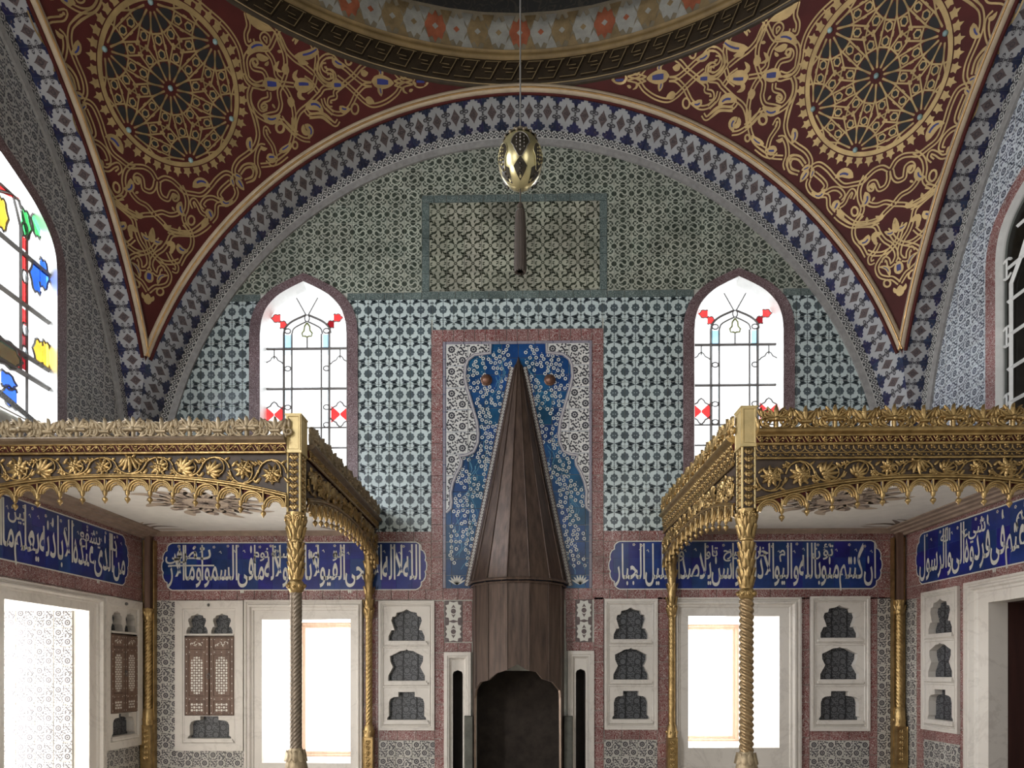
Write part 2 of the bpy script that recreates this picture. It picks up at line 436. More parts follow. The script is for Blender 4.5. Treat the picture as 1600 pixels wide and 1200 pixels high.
wall_right = MB().holed([(-YB - .05, 0), (-YF, 0), (-YF, 8.3), (-YB - .05, 8.3)],
    [swpoly(-5.72), rp(RNIC), rp((RDOOR[0], RDOOR[1], .02, RDOOR[3]))], .012).build('wall_right', GROUT, None, MRT)
tag(wall_left, 'left wall with pale floral tiles and a deep bright window', kind='structure')
tag(wall_right, 'right wall with floral tiles painted pale blue as if window-lit and a dark doorway', kind='structure')
SF_W = mat('front wall tile', (.22, .25, .24), .4)
wall_front = MB().add([(-XW - .05, 0, 0), (XW + .05, 0, 0), (XW + .05, 0, 8.3), (-XW - .05, 0, 8.3)], [(0, 1, 2, 3)]).build('wall_front', SF_W, None, MFR)
tag(wall_front, 'tiled wall behind the viewer', kind='structure')
floor_slab = MB().box(-XW - 1.6, XW + 1.6, YF - .05, YB + 1.6, -.1, 0).build('floor', mat('stone floor', (.52, .47, .42), .6, var=.15)); tag(floor_slab, 'stone floor of the domed chamber', kind='structure')

# pendentives: surface of revolution about the dome axis, cut by the four arch planes
def prof_r(z): return sqrt(AB * AB + xa(z) ** 2)
def pend_pt(z, ang, off=0.0):
    r = prof_r(z) - off
    return V((r * cos(ang), YC + r * sin(ang), z))
PEND = []
for q in range(4):
    mb = MB(); nz, na = 40, 24; rings = []
    for i in range(nz + 1):
        t = i / nz; z = Z_TIP + (Z_APEX - Z_TIP) * (1 - (1 - t) ** 1.6)
        half = pi / 4 - atan2(min(AB, xa(z)), AB)       # from the diagonal to each arch plane
        rings.append([pend_pt(z, pi / 4 + pi / 2 * q + half * (1 - 2 * j / na)) for j in range(na + 1)])
    mb.loft(rings, closed=False, smooth=True)
    o = mb.build('wall_pendentive', DRED)
    tag(o, ['dark red gilded corner vault above the right wall', 'dark red gilded corner vault above the left wall', 'corner vault behind the viewer on the left', 'corner vault behind the viewer on the right'][q], kind='structure')
    PEND.append(o)

# arch soffits (dark backing) : back, left, right, front
def soffit(name, Mx, depth, label):
    mb = MB(); pts = arch_pts(48)
    pts = [(pts[0][0], 3.25)] + pts + [(pts[-1][0], 3.25)]
    # below the tip of each corner vault the two arches meet on the diagonal
    mb.loft([[(x, -depth + max(0, abs(x) - AB), z) for x, z in pts], [(x, 0.02, z) for x, z in pts]], closed=False, smooth=True)
    return mb.build(name, GROUT, None, Mx)
ob = soffit('trim_1', MBK, YB - Y1, ''); tag(ob, 'deep tiled underside of the great arch over the back wall', kind='structure')
ol = soffit('trim_2', MLF @ T(YC, 0, 0), XW - AB, ''); tag(ol, 'tiled underside of the arch on the left wall', kind='structure')
orr = soffit('trim_3', MRT @ T(-YC, 0, 0), XW - AB, ''); tag(orr, 'tiled underside of the arch on the right wall', kind='structure')
of = soffit('trim_4', MFR, .27, ''); tag(of, 'arch over the wall behind the viewer', kind='structure')

# dome with its painted ring
ZR = Z_APEX + .012
RR = AB - .015
ceiling = MB().lathe([(RR - .30, ZR + .50)] + [((RR - .35) * cos(radians(a)), ZR + .62 + 3.3 * sin(radians(a))) for a in range(0, 91, 9)], 64, c=(0, YC, 0)).build('ceiling',
    mat_scroll('dark painted dome', (.006, .005, .004), (.02, .016, .01), 9, .08, 6.0, .8))
tag(ceiling, 'dark painted dome rising above the ring of gilded moulding', kind='structure')

# ------------------------------------------------------------------ tile motifs (unit square, centre 0)
rnd = random.Random(5)
def art_swirl(flip):
    A = Art(); s = -1 if flip else 1
    A(disc(0, 0, .262, 16), 1)
    S_ = arc(-.135, 0, .135, 180, 0, 7) + arc(.135, 0, .135, 180, 360, 7)[1:]
    ca, sa = cos(radians(28)), sin(radians(28))
    rot = lambda p: (s * (p[0] * ca - p[1] * sa), p[0] * sa + p[1] * ca)
    A(stroke([rot(p) for p in S_], [.05] + [.085] * (len(S_) - 2) + [.05]), 0, 2)
    for k in (1, -1): A(stroke([rot((k * x, k * y)) for x, y in arc(0, 0, .20, 62, 150, 5)], .022), 0, 2)
    for a in range(0, 360, 30):
        if a % 90 == 0: continue
        A(stroke(arc(0, 0, .375, a - 10, a + 10, 3), .075), 1)
    for a in (45, 135, 225, 315):
        x, y = .56 * cos(radians(a)), .56 * sin(radians(a))
        for d in (-52, 52, ): A(leaf(x, y, x - .19 * cos(radians(a + d)), y - .19 * sin(radians(a + d)), .10), 1)
    for x, y in ((.5, 0), (-.5, 0), (0, .5), (0, -.5)):
        n = atan2(y, x)
        A([[(x + .15 * cos(n + pi / 2 + pi * i / 8) , y + .15 * sin(n + pi / 2 + pi * i / 8)) for i in range(9)]], 1)
    return A
def art_lattice(odd):
    A = Art()
    def ros(cx, half=0):
        pts = []
        for i in range(16):
            a = 2 * pi * i / 16; r = (.205 if i % 2 == 0 else .172) * (1.18 if i in (4, 12) else 1)
            pts.append((cx + r * cos(a), r * sin(a)))
        if half: pts = [(min(.5, max(-.5, x)), y) for x, y in pts]
        return [pts]
    A(ros(0), 1); A(ros(.5, 1), 1); A(ros(-.5, 1), 1)
    for sx in (1, -1):
        A(disc(sx * .06, .0, .024, 5), 0, 2)
        for sy in (1, -1):
            if odd: A(leaf(sx * .035, sy * .385, sx * .40, sy * .26, .14, sx * sy * .18), 1); A(leaf(sx * .31, sy * .31, sx * .35, sy * .20, .04), 1)
            else: A(leaf(sx * .465, sy * .385, sx * .10, sy * .26, .14, -sx * sy * .18), 1); A(leaf(sx * .19, sy * .31, sx * .15, sy * .20, .04), 1)
            A([[(sx * .25 + .112 * cos(t), sy * .5 - sy * .112 * sin(t)) for t in [pi * i / 8 for i in range(9)]]], 1)
            A(stroke([(sx * .25 + .165 * cos(t), sy * .5 - sy * .165 * sin(t)) for t in [pi * .55 * i / 5 + (.9 if sx > 0 else .5) for i in range(6)]], .028), 1)
            A(leaf(sx * .5, sy * .36, sx * .5 - sx * .05, sy * .28, .05), 1)
    for sy in (1, -1):
        A(leaf(-.035, sy * .42, .035, sy * .42, .06), 1); A(leaf(0, sy * .40, 0, sy * .2, .035), 1)
        A([[(-.045, sy * .5), (0, sy * .45), (.045, sy * .5)]], 1)
    return A
def art_floral(seed, k=2):
    A = Art(); r = random.Random(seed); occ = []
    cs = [(-.25, .25), (.25, -.25)]
    for cx, cy in cs:
        A(flower(cx, cy, .178, 9, .84), 1); A(ring(cx, cy, .06, .085, 8), 0, 2); occ.append((cx, cy, .215))
    cs2 = [(.25, .25), (-.25, -.25)]
    for cx, cy in cs2:
        q = spline([(cx - .15, cy + .02), (cx - .08, cy + .09), (cx, cy), (cx + .08, cy - .09), (cx + .15, cy - .02)], 3); A(stroke(q, [.02, .05, .07, .085, .085, .08, .07, .08, .085, .085, .07, .05, .02]), 1); A(leaf(cx - .12, cy - .14, cx - .01, cy - .10, .07, .3), 1); A(leaf(cx + .12, cy + .14, cx + .01, cy + .10, .07, .3), 1)
        occ.append((cx, cy, .16))
    for i in range(420):
        x, y = r.uniform(-.46, .46), r.uniform(-.46, .46)
        if any((x - a) ** 2 + (y - b) ** 2 < (c + .040) ** 2 for a, b, c in occ): continue
        t = r.uniform(0, pi); l = .052
        A(leaf(x - l * cos(t), y - l * sin(t), x + l * cos(t), y + l * sin(t), .074, r.uniform(-.4, .4), 4), 1); occ.append((x, y, .034))
    return A
def art_panel(seed):
    A = Art(); r = random.Random(seed)
    A(flower(0, .5, .001, 4), 1)
    for sx in (1, -1):
        A(flower(sx * .5, 0, .001, 4), 1)
        for sy in (1, -1):
            A(leaf(sx * .08, sy * .08, sx * .42, sy * .20, .14, sx * sy * .3), 1); A(leaf(sx * .10, sy * .30, sx * .20, sy * .46, .10, .3), 1)
            A(leaf(sx * .30, sy * .32, sx * .47, sy * .42, .11, -.3), 1); A(leaf(sx * .34, sy * .08, sx * .47, sy * .03, .08, .2), 1)
            A([[(sx * .5, sy * .5), (sx * .36, sy * .5), (sx * .40, sy * .40), (sx * .5, sy * .36)]], 1)
    A(flower(0, 0, .11, 6), 1); A(disc(0, 0, .04, 6), 0, 2)
    return A
def art_diamond(w, d):                       # metric: w along the arch, d deep
    A = Art()
    A([[(-.25 * w, 0), (-.04 * w, -.18 * d), (0, -.24 * d), (.04 * w, -.18 * d), (.25 * w, 0), (.04 * w, .18 * d), (0, .24 * d), (-.04 * w, .18 * d)]], 2)
    A(ring(0, 0, .07 * w, .10 * w, 8), 3, 2)
    for sx in (1, -1):
        for sy in (1, -1):
            h = [(sx * .5 * w, sy * .50 * d), (sx * .20 * w, sy * .50 * d), (sx * .22 * w, sy * .46 * d), (sx * .09 * w, sy * .42 * d), (sx * .12 * w, sy * .34 * d), (sx * .26 * w, sy * .35 * d), (sx * .26 * w, sy * .285 * d), (sx * .38 * w, sy * .28 * d), (sx * .42 * w, sy * .22 * d), (sx * .5 * w, sy * .20 * d)]
            A([h], 1)
            A(leaf(sx * .36 * w, sy * .36 * d, sx * .24 * w, sy * .42 * d, .05 * w), 2, 2)
            A(disc(sx * .385 * w, sy * .115 * d, .125 * w, 9, .055 * d), 3); A(ring(sx * .385 * w, sy * .115 * d, .03 * w, .06 * w, 7), 0, 2)
            A([[(sx * .5 * w, sy * .22 * d), (sx * .42 * w, sy * .22 * d), (sx * .44 * w, sy * .15 * d), (sx * .5 * w, sy * .15 * d)]], 3)
            A([[(sx * .5 * w, sy * .06 * d), (sx * .40 * w, sy * .045 * d), (sx * .5 * w, sy * .02 * d)]], 3)
            A([[(sx * .5 * w, sy * .04 * d), (sx * .46 * w, 0), (sx * .5 * w, -sy * .0)]], 3)
    for sy in (1, -1): A(disc(0, sy * .435 * d, .035 * w, 5), 1, 2)
    return A
def art_braid(w, d):
    A = Art(); k = 3; p = w / k
    for i in range(k):
        cx = -w / 2 + p * (i + .5)
        A(stroke([(cx - p / 2, -.42 * d), (cx + p / 2, .42 * d)], .013), 1); A(stroke([(cx - p / 2, .42 * d), (cx + p / 2, -.42 * d)], .013), 1)
        A([[(cx - .011, 0), (cx, -.011), (cx + .011, 0), (cx, .011)]], 0, 3)
        A([[(cx - p / 2 - (0 if i == 0 else .0), .16 * d), (cx - p / 2 + .012, 0), (cx - p / 2, -.16 * d)]], 1) ; A([[(cx + p / 2, .16 * d), (cx + p / 2 - .012, 0), (cx + p / 2, -.16 * d)]], 1)
    A([[(-w / 2, .42 * d), (w / 2, .42 * d), (w / 2, .5 * d), (-w / 2, .5 * d)]], 1); A([[(-w / 2, -.42 * d), (w / 2, -.42 * d), (w / 2, -.5 * d), (-w / 2, -.5 * d)]], 1)
    return A

TH = .012
def tile_mesh(name, w, h, art, mats, unit=True, g=.0026):
    mb = MB().bbox(-w / 2 + g, w / 2 - g, 0, TH, -h / 2 + g, h / 2 - g, .0012)
    sx, sz = (w - 2 * g, h - 2 * g) if unit else ((w - 2 * g) / w, (h - 2 * g) / h)
    art.into(mb, lambda a, b, e: (a * sx, -e, b * sz))
    return mb.mesh(name, mats)
class TileKind:
    def __init__(s, size, arts, mats):
        s.size = size; s.arts = arts; s.mats = mats
        s.meshes = [tile_mesh('tile', size, size, a, mats) for a in arts]
    def lay(s, r, parent, M, origin, pick, cuts=(), minarea=.12):
        """tiles over rectangle r (x0,x1,z0,z1); cuts = [(outline, keep_inside)]"""
        x0, x1, z0, z1 = r; S = s.size; cnt = 0
        for i in range(floor((x0 - origin[0]) / S + .02), ceil((x1 - origin[0]) / S - .02)):
            for j in range(floor((z0 - origin[1]) / S + .02), ceil((z1 - origin[1]) / S - .02)):
                cx, cz = origin[0] + (i + .5) * S, origin[1] + (j + .5) * S
                a0, a1, b0, b1 = cx - S / 2, cx + S / 2, cz - S / 2, cz + S / 2
                need = []
                if a0 < x0 - .004 or a1 > x1 + .004 or b0 < z0 - .004 or b1 > z1 + .004: need.append((rp(r), True))
                dead = False
                cor = [(a0, b0), (a1, b0), (a1, b1), (a0, b1)]
                for poly, keep in cuts:
                    ins = [inside(c, poly) == keep for c in cor + [(cx, cz), (cx, b0), (cx, b1), (a0, cz), (a1, cz)]]
                    touch = any(a0 < p[0] < a1 and b0 < p[1] < b1 for p in poly)
                    if not any(ins) and not touch: dead = True; break
                    if not all(ins) or touch: need.append((poly, keep))
                if dead: continue
                k = pick(i, j)
                Mt = M @ T(cx, 0, cz)
                if not need:
                    place('tile', s.meshes[k], parent, Mt); cnt += 1
                    continue
                g = .0026; polys = [([(a0 + g, b0 + g), (a1 - g, b0 + g), (a1 - g, b1 - g), (a0 + g, b1 - g)], 0, 0)] + \
                    [([(cx + a * S * .98, cz + b * S * .98) for a, b in q], m, l) for q, m, l in s.arts[k].p]
                for poly, keep in need:
                    nw = []
                    for q, m, l in polys:
                        ins = [inside(p, poly) == keep for p in q]
                        if all(ins) and not any(inside(p, q) for p in poly): nw.append((q, m, l))
                        elif not any(ins) and not any(inside(p, q) for p in poly) and l > 0: continue
                        else: nw += [(t, m, l) for t in clip(q, poly, keep)]
                    polys = nw
                ar = sum(abs(sum(q[n][0] * q[(n + 1) % len(q)][1] - q[(n + 1) % len(q)][0] * q[n][1] for n in range(len(q)))) / 2 for q, m, l in polys if l == 0)
                if ar < minarea * S * S * .3: continue
                mb = MB()
                for q, m, l in polys:
                    sg = sum(q[n][0] * q[(n + 1) % len(q)][1] - q[(n + 1) % len(q)][0] * q[n][1] for n in range(len(q)))
                    mb.add([(a - cx, -l * .0006, b - cz) for a, b in (q if sg > 0 else q[::-1])], [tuple(range(len(q)))], m)
                mb.build('tile', s.mats, parent, Mt); cnt += 1
        return cnt
_runmesh = {}
def run(r, mt, parent, M, pitch=.19, depth=.0, name='border_tile', th=TH, two=False):
    """border tiles laid along the longer side of rectangle r"""
    x0, x1, z0, z1 = r; w, h = x1 - x0, z1 - z0
    n = max(1, round(max(w, h) / pitch)); dx, dz = (w / n, h) if w >= h else (w, h / n)
    key = (round(dx, 3), round(dz, 3), mt.name, th)
    if key not in _runmesh:
        _runmesh[key] = MB().bbox(-dx / 2 + .0028, dx / 2 - .0028, 0, th, -dz / 2 + .0028, dz / 2 - .0028, .0012).mesh('border_tile', [mt])
    for i in range(n):
        cx, cz = (x0 + dx * (i + .5), (z0 + z1) / 2) if w >= h else ((x0 + x1) / 2, z0 + dz * (i + .5))
        place(name, _runmesh[key], parent, M @ T(cx, -depth, cz))

K_SW = TileKind(.1985, [art_swirl(0), art_swirl(1)], [SW_G, SW_D])
K_LA = TileKind(.241, [art_lattice(0), art_lattice(1)], [LA_G, LA_D])
K_PN = TileKind(.1985, [art_panel(1)], [PN_G, PN_D])
K_FL = TileKind(.19, [art_floral(3), art_floral(8)], [FL_G, FL_D])
SF_G = mat('pale side tile ground', (.50, .49, .47), .3, var=.12, scale=3, tilevar=.07)
SF_D = mat('pale side tile glaze', (.06, .06, .075), .3, var=.35, scale=8, tilevar=.12)
K_SF = TileKind(.20, [art_floral(13), art_floral(18)], [SF_G, SF_D])
K_SR = TileKind(.20, [art_floral(13), art_floral(18)], [mat('lit side tile ground', (.60, .64, .68), .3, var=.10, scale=3, tilevar=.06), mat('lit side tile glaze', (.075, .085, .12), .3, var=.35, scale=8, tilevar=.12)])  # right wall copy: pale bluish window light put into the tile colours

# ------------------------------------------------------------------ back wall: lunette and fields
lun = arch_pts(40, .13); lun = [(lun[0][0], 2.6)] + lun + [(lun[-1][0], 2.6)]
wl, wr = wpoly(-WX, .10, .075), wpoly(WX, .10, .075)
ZS0, ZS1 = BZ(812, 466), BZ(812, 455)                  # thin border between the two patterns
PNL = rect(659, 303, 949, 466)
cuts = [(lun, True), (wl, False), (wr, False)]
K_SW.lay((-XW, XW, ZS1, ZC + AR), wall_back, MBK, (PNL[0] - .1985 * 10, ZS1), lambda i, j: (i + j) % 2, cuts + [(rp(PNL), False)])
for a, b in ((-3.76, -WX - .50), (-WX + .50, PNL[0]), (PNL[1], WX - .50), (WX + .50, 3.76)): run((a, b, ZS0, ZS1), TEAL, wall_back, MBK, .2)
bw = .088
run((PNL[0], PNL[1], PNL[3] - bw, PNL[3]), TEAL, wall_back, MBK, .14); run((PNL[0], PNL[1], PNL[2], PNL[2] + bw), TEAL, wall_back, MBK, .2)
run((PNL[0], PNL[0] + bw, PNL[2] + bw, PNL[3] - bw), TEAL, wall_back, MBK, .2); run((PNL[1] - bw, PNL[1], PNL[2] + bw, PNL[3] - bw), TEAL, wall_back, MBK, .2)
K_PN.lay((PNL[0] + bw, PNL[1] - bw, PNL[2] + bw, PNL[3] - bw), wall_back, MBK, (PNL[0] + bw, PNL[3] - bw - 20 * .1985), lambda i, j: 0)
HPN = rect(674, 514, 943, 938)                           # framed panel behind the hood
zb = BZ(600, 831)
K_LA.lay((-4.0, HPN[0], zb, ZS0), wall_back, MBK, (HPN[0] - .241 * 20, ZS0 - .241 * 20), lambda i, j: j % 2, cuts)
K_LA.lay((HPN[1], 4.0, zb, ZS0), wall_back, MBK, (HPN[1], ZS0 - .241 * 20), lambda i, j: j % 2, cuts)
K_LA.lay((HPN[0], HPN[1], HPN[3], ZS0), wall_back, MBK, ((HPN[0] + HPN[1]) / 2 - .241 * 10, ZS0 - .241 * 20), lambda i, j: j % 2)

# braid band and grey strip framing each lunette
def braid(M, parent, n=None, ph0=0.0, ph1=PHM, both=True):
    w, d = .2, .105
    me = tile_mesh('braid_tile', w, d, art_braid(w, d), [BR_D, BR_L], False, .001)
    k = round(AR * PHM / w)
    for i in range(k):
        ph = PHM * (i + .5) / k
        if not (ph0 <= ph <= ph1): continue
        r = AR - d / 2
        for s in ((1, -1) if both else (1,)):
            x, z = (AD - r * cos(ph)), ZC + r * sin(ph)
            place('braid_tile', me, parent, M @ T(s * x, -.04, z) @ RY(-s * (pi / 2 - ph)))
def strip(M, parent, o0, o1, y0, y1, mt, name):
    A0, A1 = arch_pts(48, o0), arch_pts(48, o1)
    mb = MB().loft([[(x, y0, z) for x, z in A0], [(x, y1, z) for x, z in A1], [(x, 0, z) for x, z in A1]], closed=False)
    return mb.build(name, mt, parent, M)
braid(MBK, ob); strip(MBK, ob, .10, .165, -.04, -.026, GREY, 'grey_strip')
MLc, MRc = MLF @ T(YC, 0, 0), MRT @ T(-YC, 0, 0)
braid(MLc, ol, ph0=.0, ph1=1.25); strip(MLc, ol, .10, .15, -.04, -.026, GREY, 'grey_strip')
braid(MRc, orr, ph0=.0, ph1=1.25); strip(MRc, orr, .10, .15, -.04, -.026, GREY, 'grey_strip')

# diamond tiles lining the arches
def diamonds(M, parent, depth, tipclip, sides, ph1=PHM):
    w = .204; k = round(AR * PHM / w); w = AR * PHM / k; d = depth
    art = art_diamond(w, d); mats = [DI_G, DI_B, DI_K, mat('arch tile ring glaze', (.05, .045, .055), .3)]
    me = tile_mesh('arch_tile', w, d, art, mats, False, .001)
    for s in sides:
        for i in range(-3, k):
            ph = PHM * (i + .5) / k
            if ph > ph1: continue
            if ph < 0: x, z, tx, tz = AD - AR, ZC + AR * ph, 0, 1
            else: x, z, tx, tz = AD - AR * cos(ph), ZC + AR * sin(ph), sin(ph), cos(ph)
            if z < 3.2: continue
            Xv, Yv, Zv = V((s * tx, 0, tz)), V((-s * tz, 0, tx)), V((0, -s, 0))
            Nv = -Yv; c = V((s * x, -.04 - d / 2, z)) + Nv * TH
            Mt = Matrix((( Xv.x, Yv.x, Zv.x, c.x), (Xv.y, Yv.y, Zv.y, c.y), (Xv.z, Yv.z, Zv.z, c.z), (0, 0, 0, 1)))
            if z < Z_TIP + .15:
                bm = bmesh.new(); bm.from_mesh(me)
                # the two soffits meet on the diagonal below the tip of the corner vault
                ax = tipclip
                inv = (M @ Mt).inverted()
                pc = inv @ V(((-AB if ax(s) < 0 else AB), Y1, z)); sx = -1 if ax(s) < 0 else 1
                nw = V((sx, -1, 0)) if parent is ob else V((-sx, 1, 0))
                no = (inv.to_3x3() @ nw).normalized()
                bmesh.ops.bisect_plane(bm, geom=bm.verts[:] + bm.edges[:] + bm.faces[:], dist=1e-5, plane_co=pc, plane_no=no, clear_outer=True)
                m2 = bpy.data.meshes.new('arch_tile')
                for mm in mats: m2.materials.append(mm)
                bm.to_mesh(m2); bm.free()
                if len(m2.polygons): place('arch_tile', m2, parent, M @ Mt)
            else: place('arch_tile', me, parent, M @ Mt)
diamonds(MBK, ob, .53, lambda s: -s, (1, -1))
diamonds(MLc, ol, .27, lambda s: -1, (-1,), 1.2)
diamonds(MRc, orr, .27, lambda s: 1, (1,), 1.2)
# cream roll moulding on each arch edge, with added gleam and shadow lines
ROLL = mat('cream roll moulding', (.47, .37, .26), .5, var=.15, scale=6); ROLLG = mat('gold gleam line', (.50, .30, .12), .3, .7, var=.25)
for M_, dp, par in ((MBK, YB - Y1, ob), (MLc, XW - AB, ol), (MRc, XW - AB, orr)):
    P = [p for p in arch_pts(56) if p[1] >= Z_TIP - .02]
    P = [(p[0], p[1]) for p in P]
    MB().tube([(x * 1.001, -dp - .020, z + .004) for x, z in P], .040, 10).build('roll_moulding', ROLL, par, M_)
    MB().tube([(x * .9965, -dp - .052, z - .014) for x, z in P], .009, 6).build('gleam_fillet', ROLLG, par, M_)  # gold tube in place of the gleam reflected on the roll
    MB().tube([(x * .9925, -dp + .010, z - .030) for x, z in P], .018, 6).build('shadow_fillet', DRED, par, M_)  # dark red tube in place of the shadow band inside the roll

# ------------------------------------------------------------------ side-wall lunettes
sl = arch_pts(40, .13); sl = [(sl[0][0] + YC, 3.0)] + [(x + YC, z) for x, z in sl] + [(sl[-1][0] + YC, 3.0)]
K_SF.lay((4.4, 7.8, 3.3, 7.6), wall_left, MLF, (7.6, 3.3), lambda i, j: (i + j) % 2, [(sl, True), (swpoly(5.72, .10, .10), False)])
sr = [(-x, z) for x, z in sl]
K_SR.lay((-7.8, -4.4, 3.3, 7.6), wall_right, MRT, (-7.6, 3.3), lambda i, j: (i + j) % 2, [(sr, True), (swpoly(-5.72, .10, .10), False)])

# ------------------------------------------------------------------ windows
CLEAR = mat_glass('clear pane', (.93, .95, .96)); G_RED = mat_glass('red pane', (.85, .05, .05)); G_BLUE = mat_glass('blue pane', (.04, .16, .85))
G_PALE = mat_glass('pale blue pane', (.45, .72, .95)); G_GRN = mat_glass('green pane', (.08, .62, .16)); G_YEL = mat_glass('amber pane', (.95, .55, .06)); G_DRED = mat_glass('dark red pane', (.25, .01, .015))
def loft_piece(A, Bq, y0, y1, name, mt, parent, M, step):
    """tile pieces filling the band between two outlines with the same number of points"""
    n = len(A)
    for i in range(0, n - 1, step):
        j = min(n - 1, i + step)
        mb = MB()
        a, b = A[i:j + 1], Bq[i:j + 1]
        mb.loft([[(x, 0.0, z) for x, z in a], [(x, y0, z) for x, z in a], [(x, y1, z) for x, z in b], [(x, .03, z) for x, z in b]], closed=False)
        mb.build(name, mt, parent, M)
def bar(p, q, r, parent, M, y, name='came', mt=None, flat=1.0):
    pts = [p, q] if not isinstance(p, list) else p
    return MB().tube([(x, y, z) for x, z in pts], r * (1.5 if mt is None else 1), 4, smooth=False).build(name, mt or LEAD, parent, M)
def pane(poly, mt, parent, M, y, name='pane'):
    sg = sum(poly[n][0] * poly[(n + 1) % len(poly)][1] - poly[(n + 1) % len(poly)][0] * poly[n][1] for n in range(len(poly)))
    poly = poly if sg > 0 else poly[::-1]
    return MB().prism(poly, y, y + .004).build(name, mt, parent, M)
def panes_grid(xs, zs, G, parent, M, y, mt):
    for i in range(len(xs) - 1):
        for j in range(len(zs) - 1):
            q = rp((xs[i], xs[i + 1], zs[j], zs[j + 1]))
            tri = clip(q, G, True)
            if not tri: continue
            mb = MB()
            for t in tri:
                sg = (t[1][0] - t[0][0]) * (t[2][1] - t[0][1]) - (t[2][0] - t[0][0]) * (t[1][1] - t[0][1])
                mb.add([(a, y, b) for a, b in (t if sg > 0 else t[::-1])], [(0, 1, 2)])
            mb.build('pane', mt, parent, M)
def lobe(cx, cz, w, h, flip=1):               # scalloped heart-like piece
    k = [(-.5, .35), (-.42, .5), (-.2, .42), (0, .5), (.2, .42), (.3, .2), (.5, .0), (.3, -.2), (.2, -.42), (0, -.5), (-.2, -.42), (-.42, -.5), (-.5, -.35)]
    return [(cx + flip * a * w, cz + b * h) for a, b in k]
def spandrel(x0, x1, z, s):                   # curled ogee line closing a side pane
    xm = (x0 + x1) / 2; d = (x1 - x0) / 2
    return [(x0, z - .03 * s), (x0 + .25 * d, z), (x0 + .6 * d, z + .02 * s), (x0 + .75 * d, z + .05 * s), (xm, z + .07 * s), (x1 - .75 * d, z + .05 * s), (x1 - .6 * d, z + .02 * s), (x1 - .25 * d, z), (x1, z - .03 * s)]
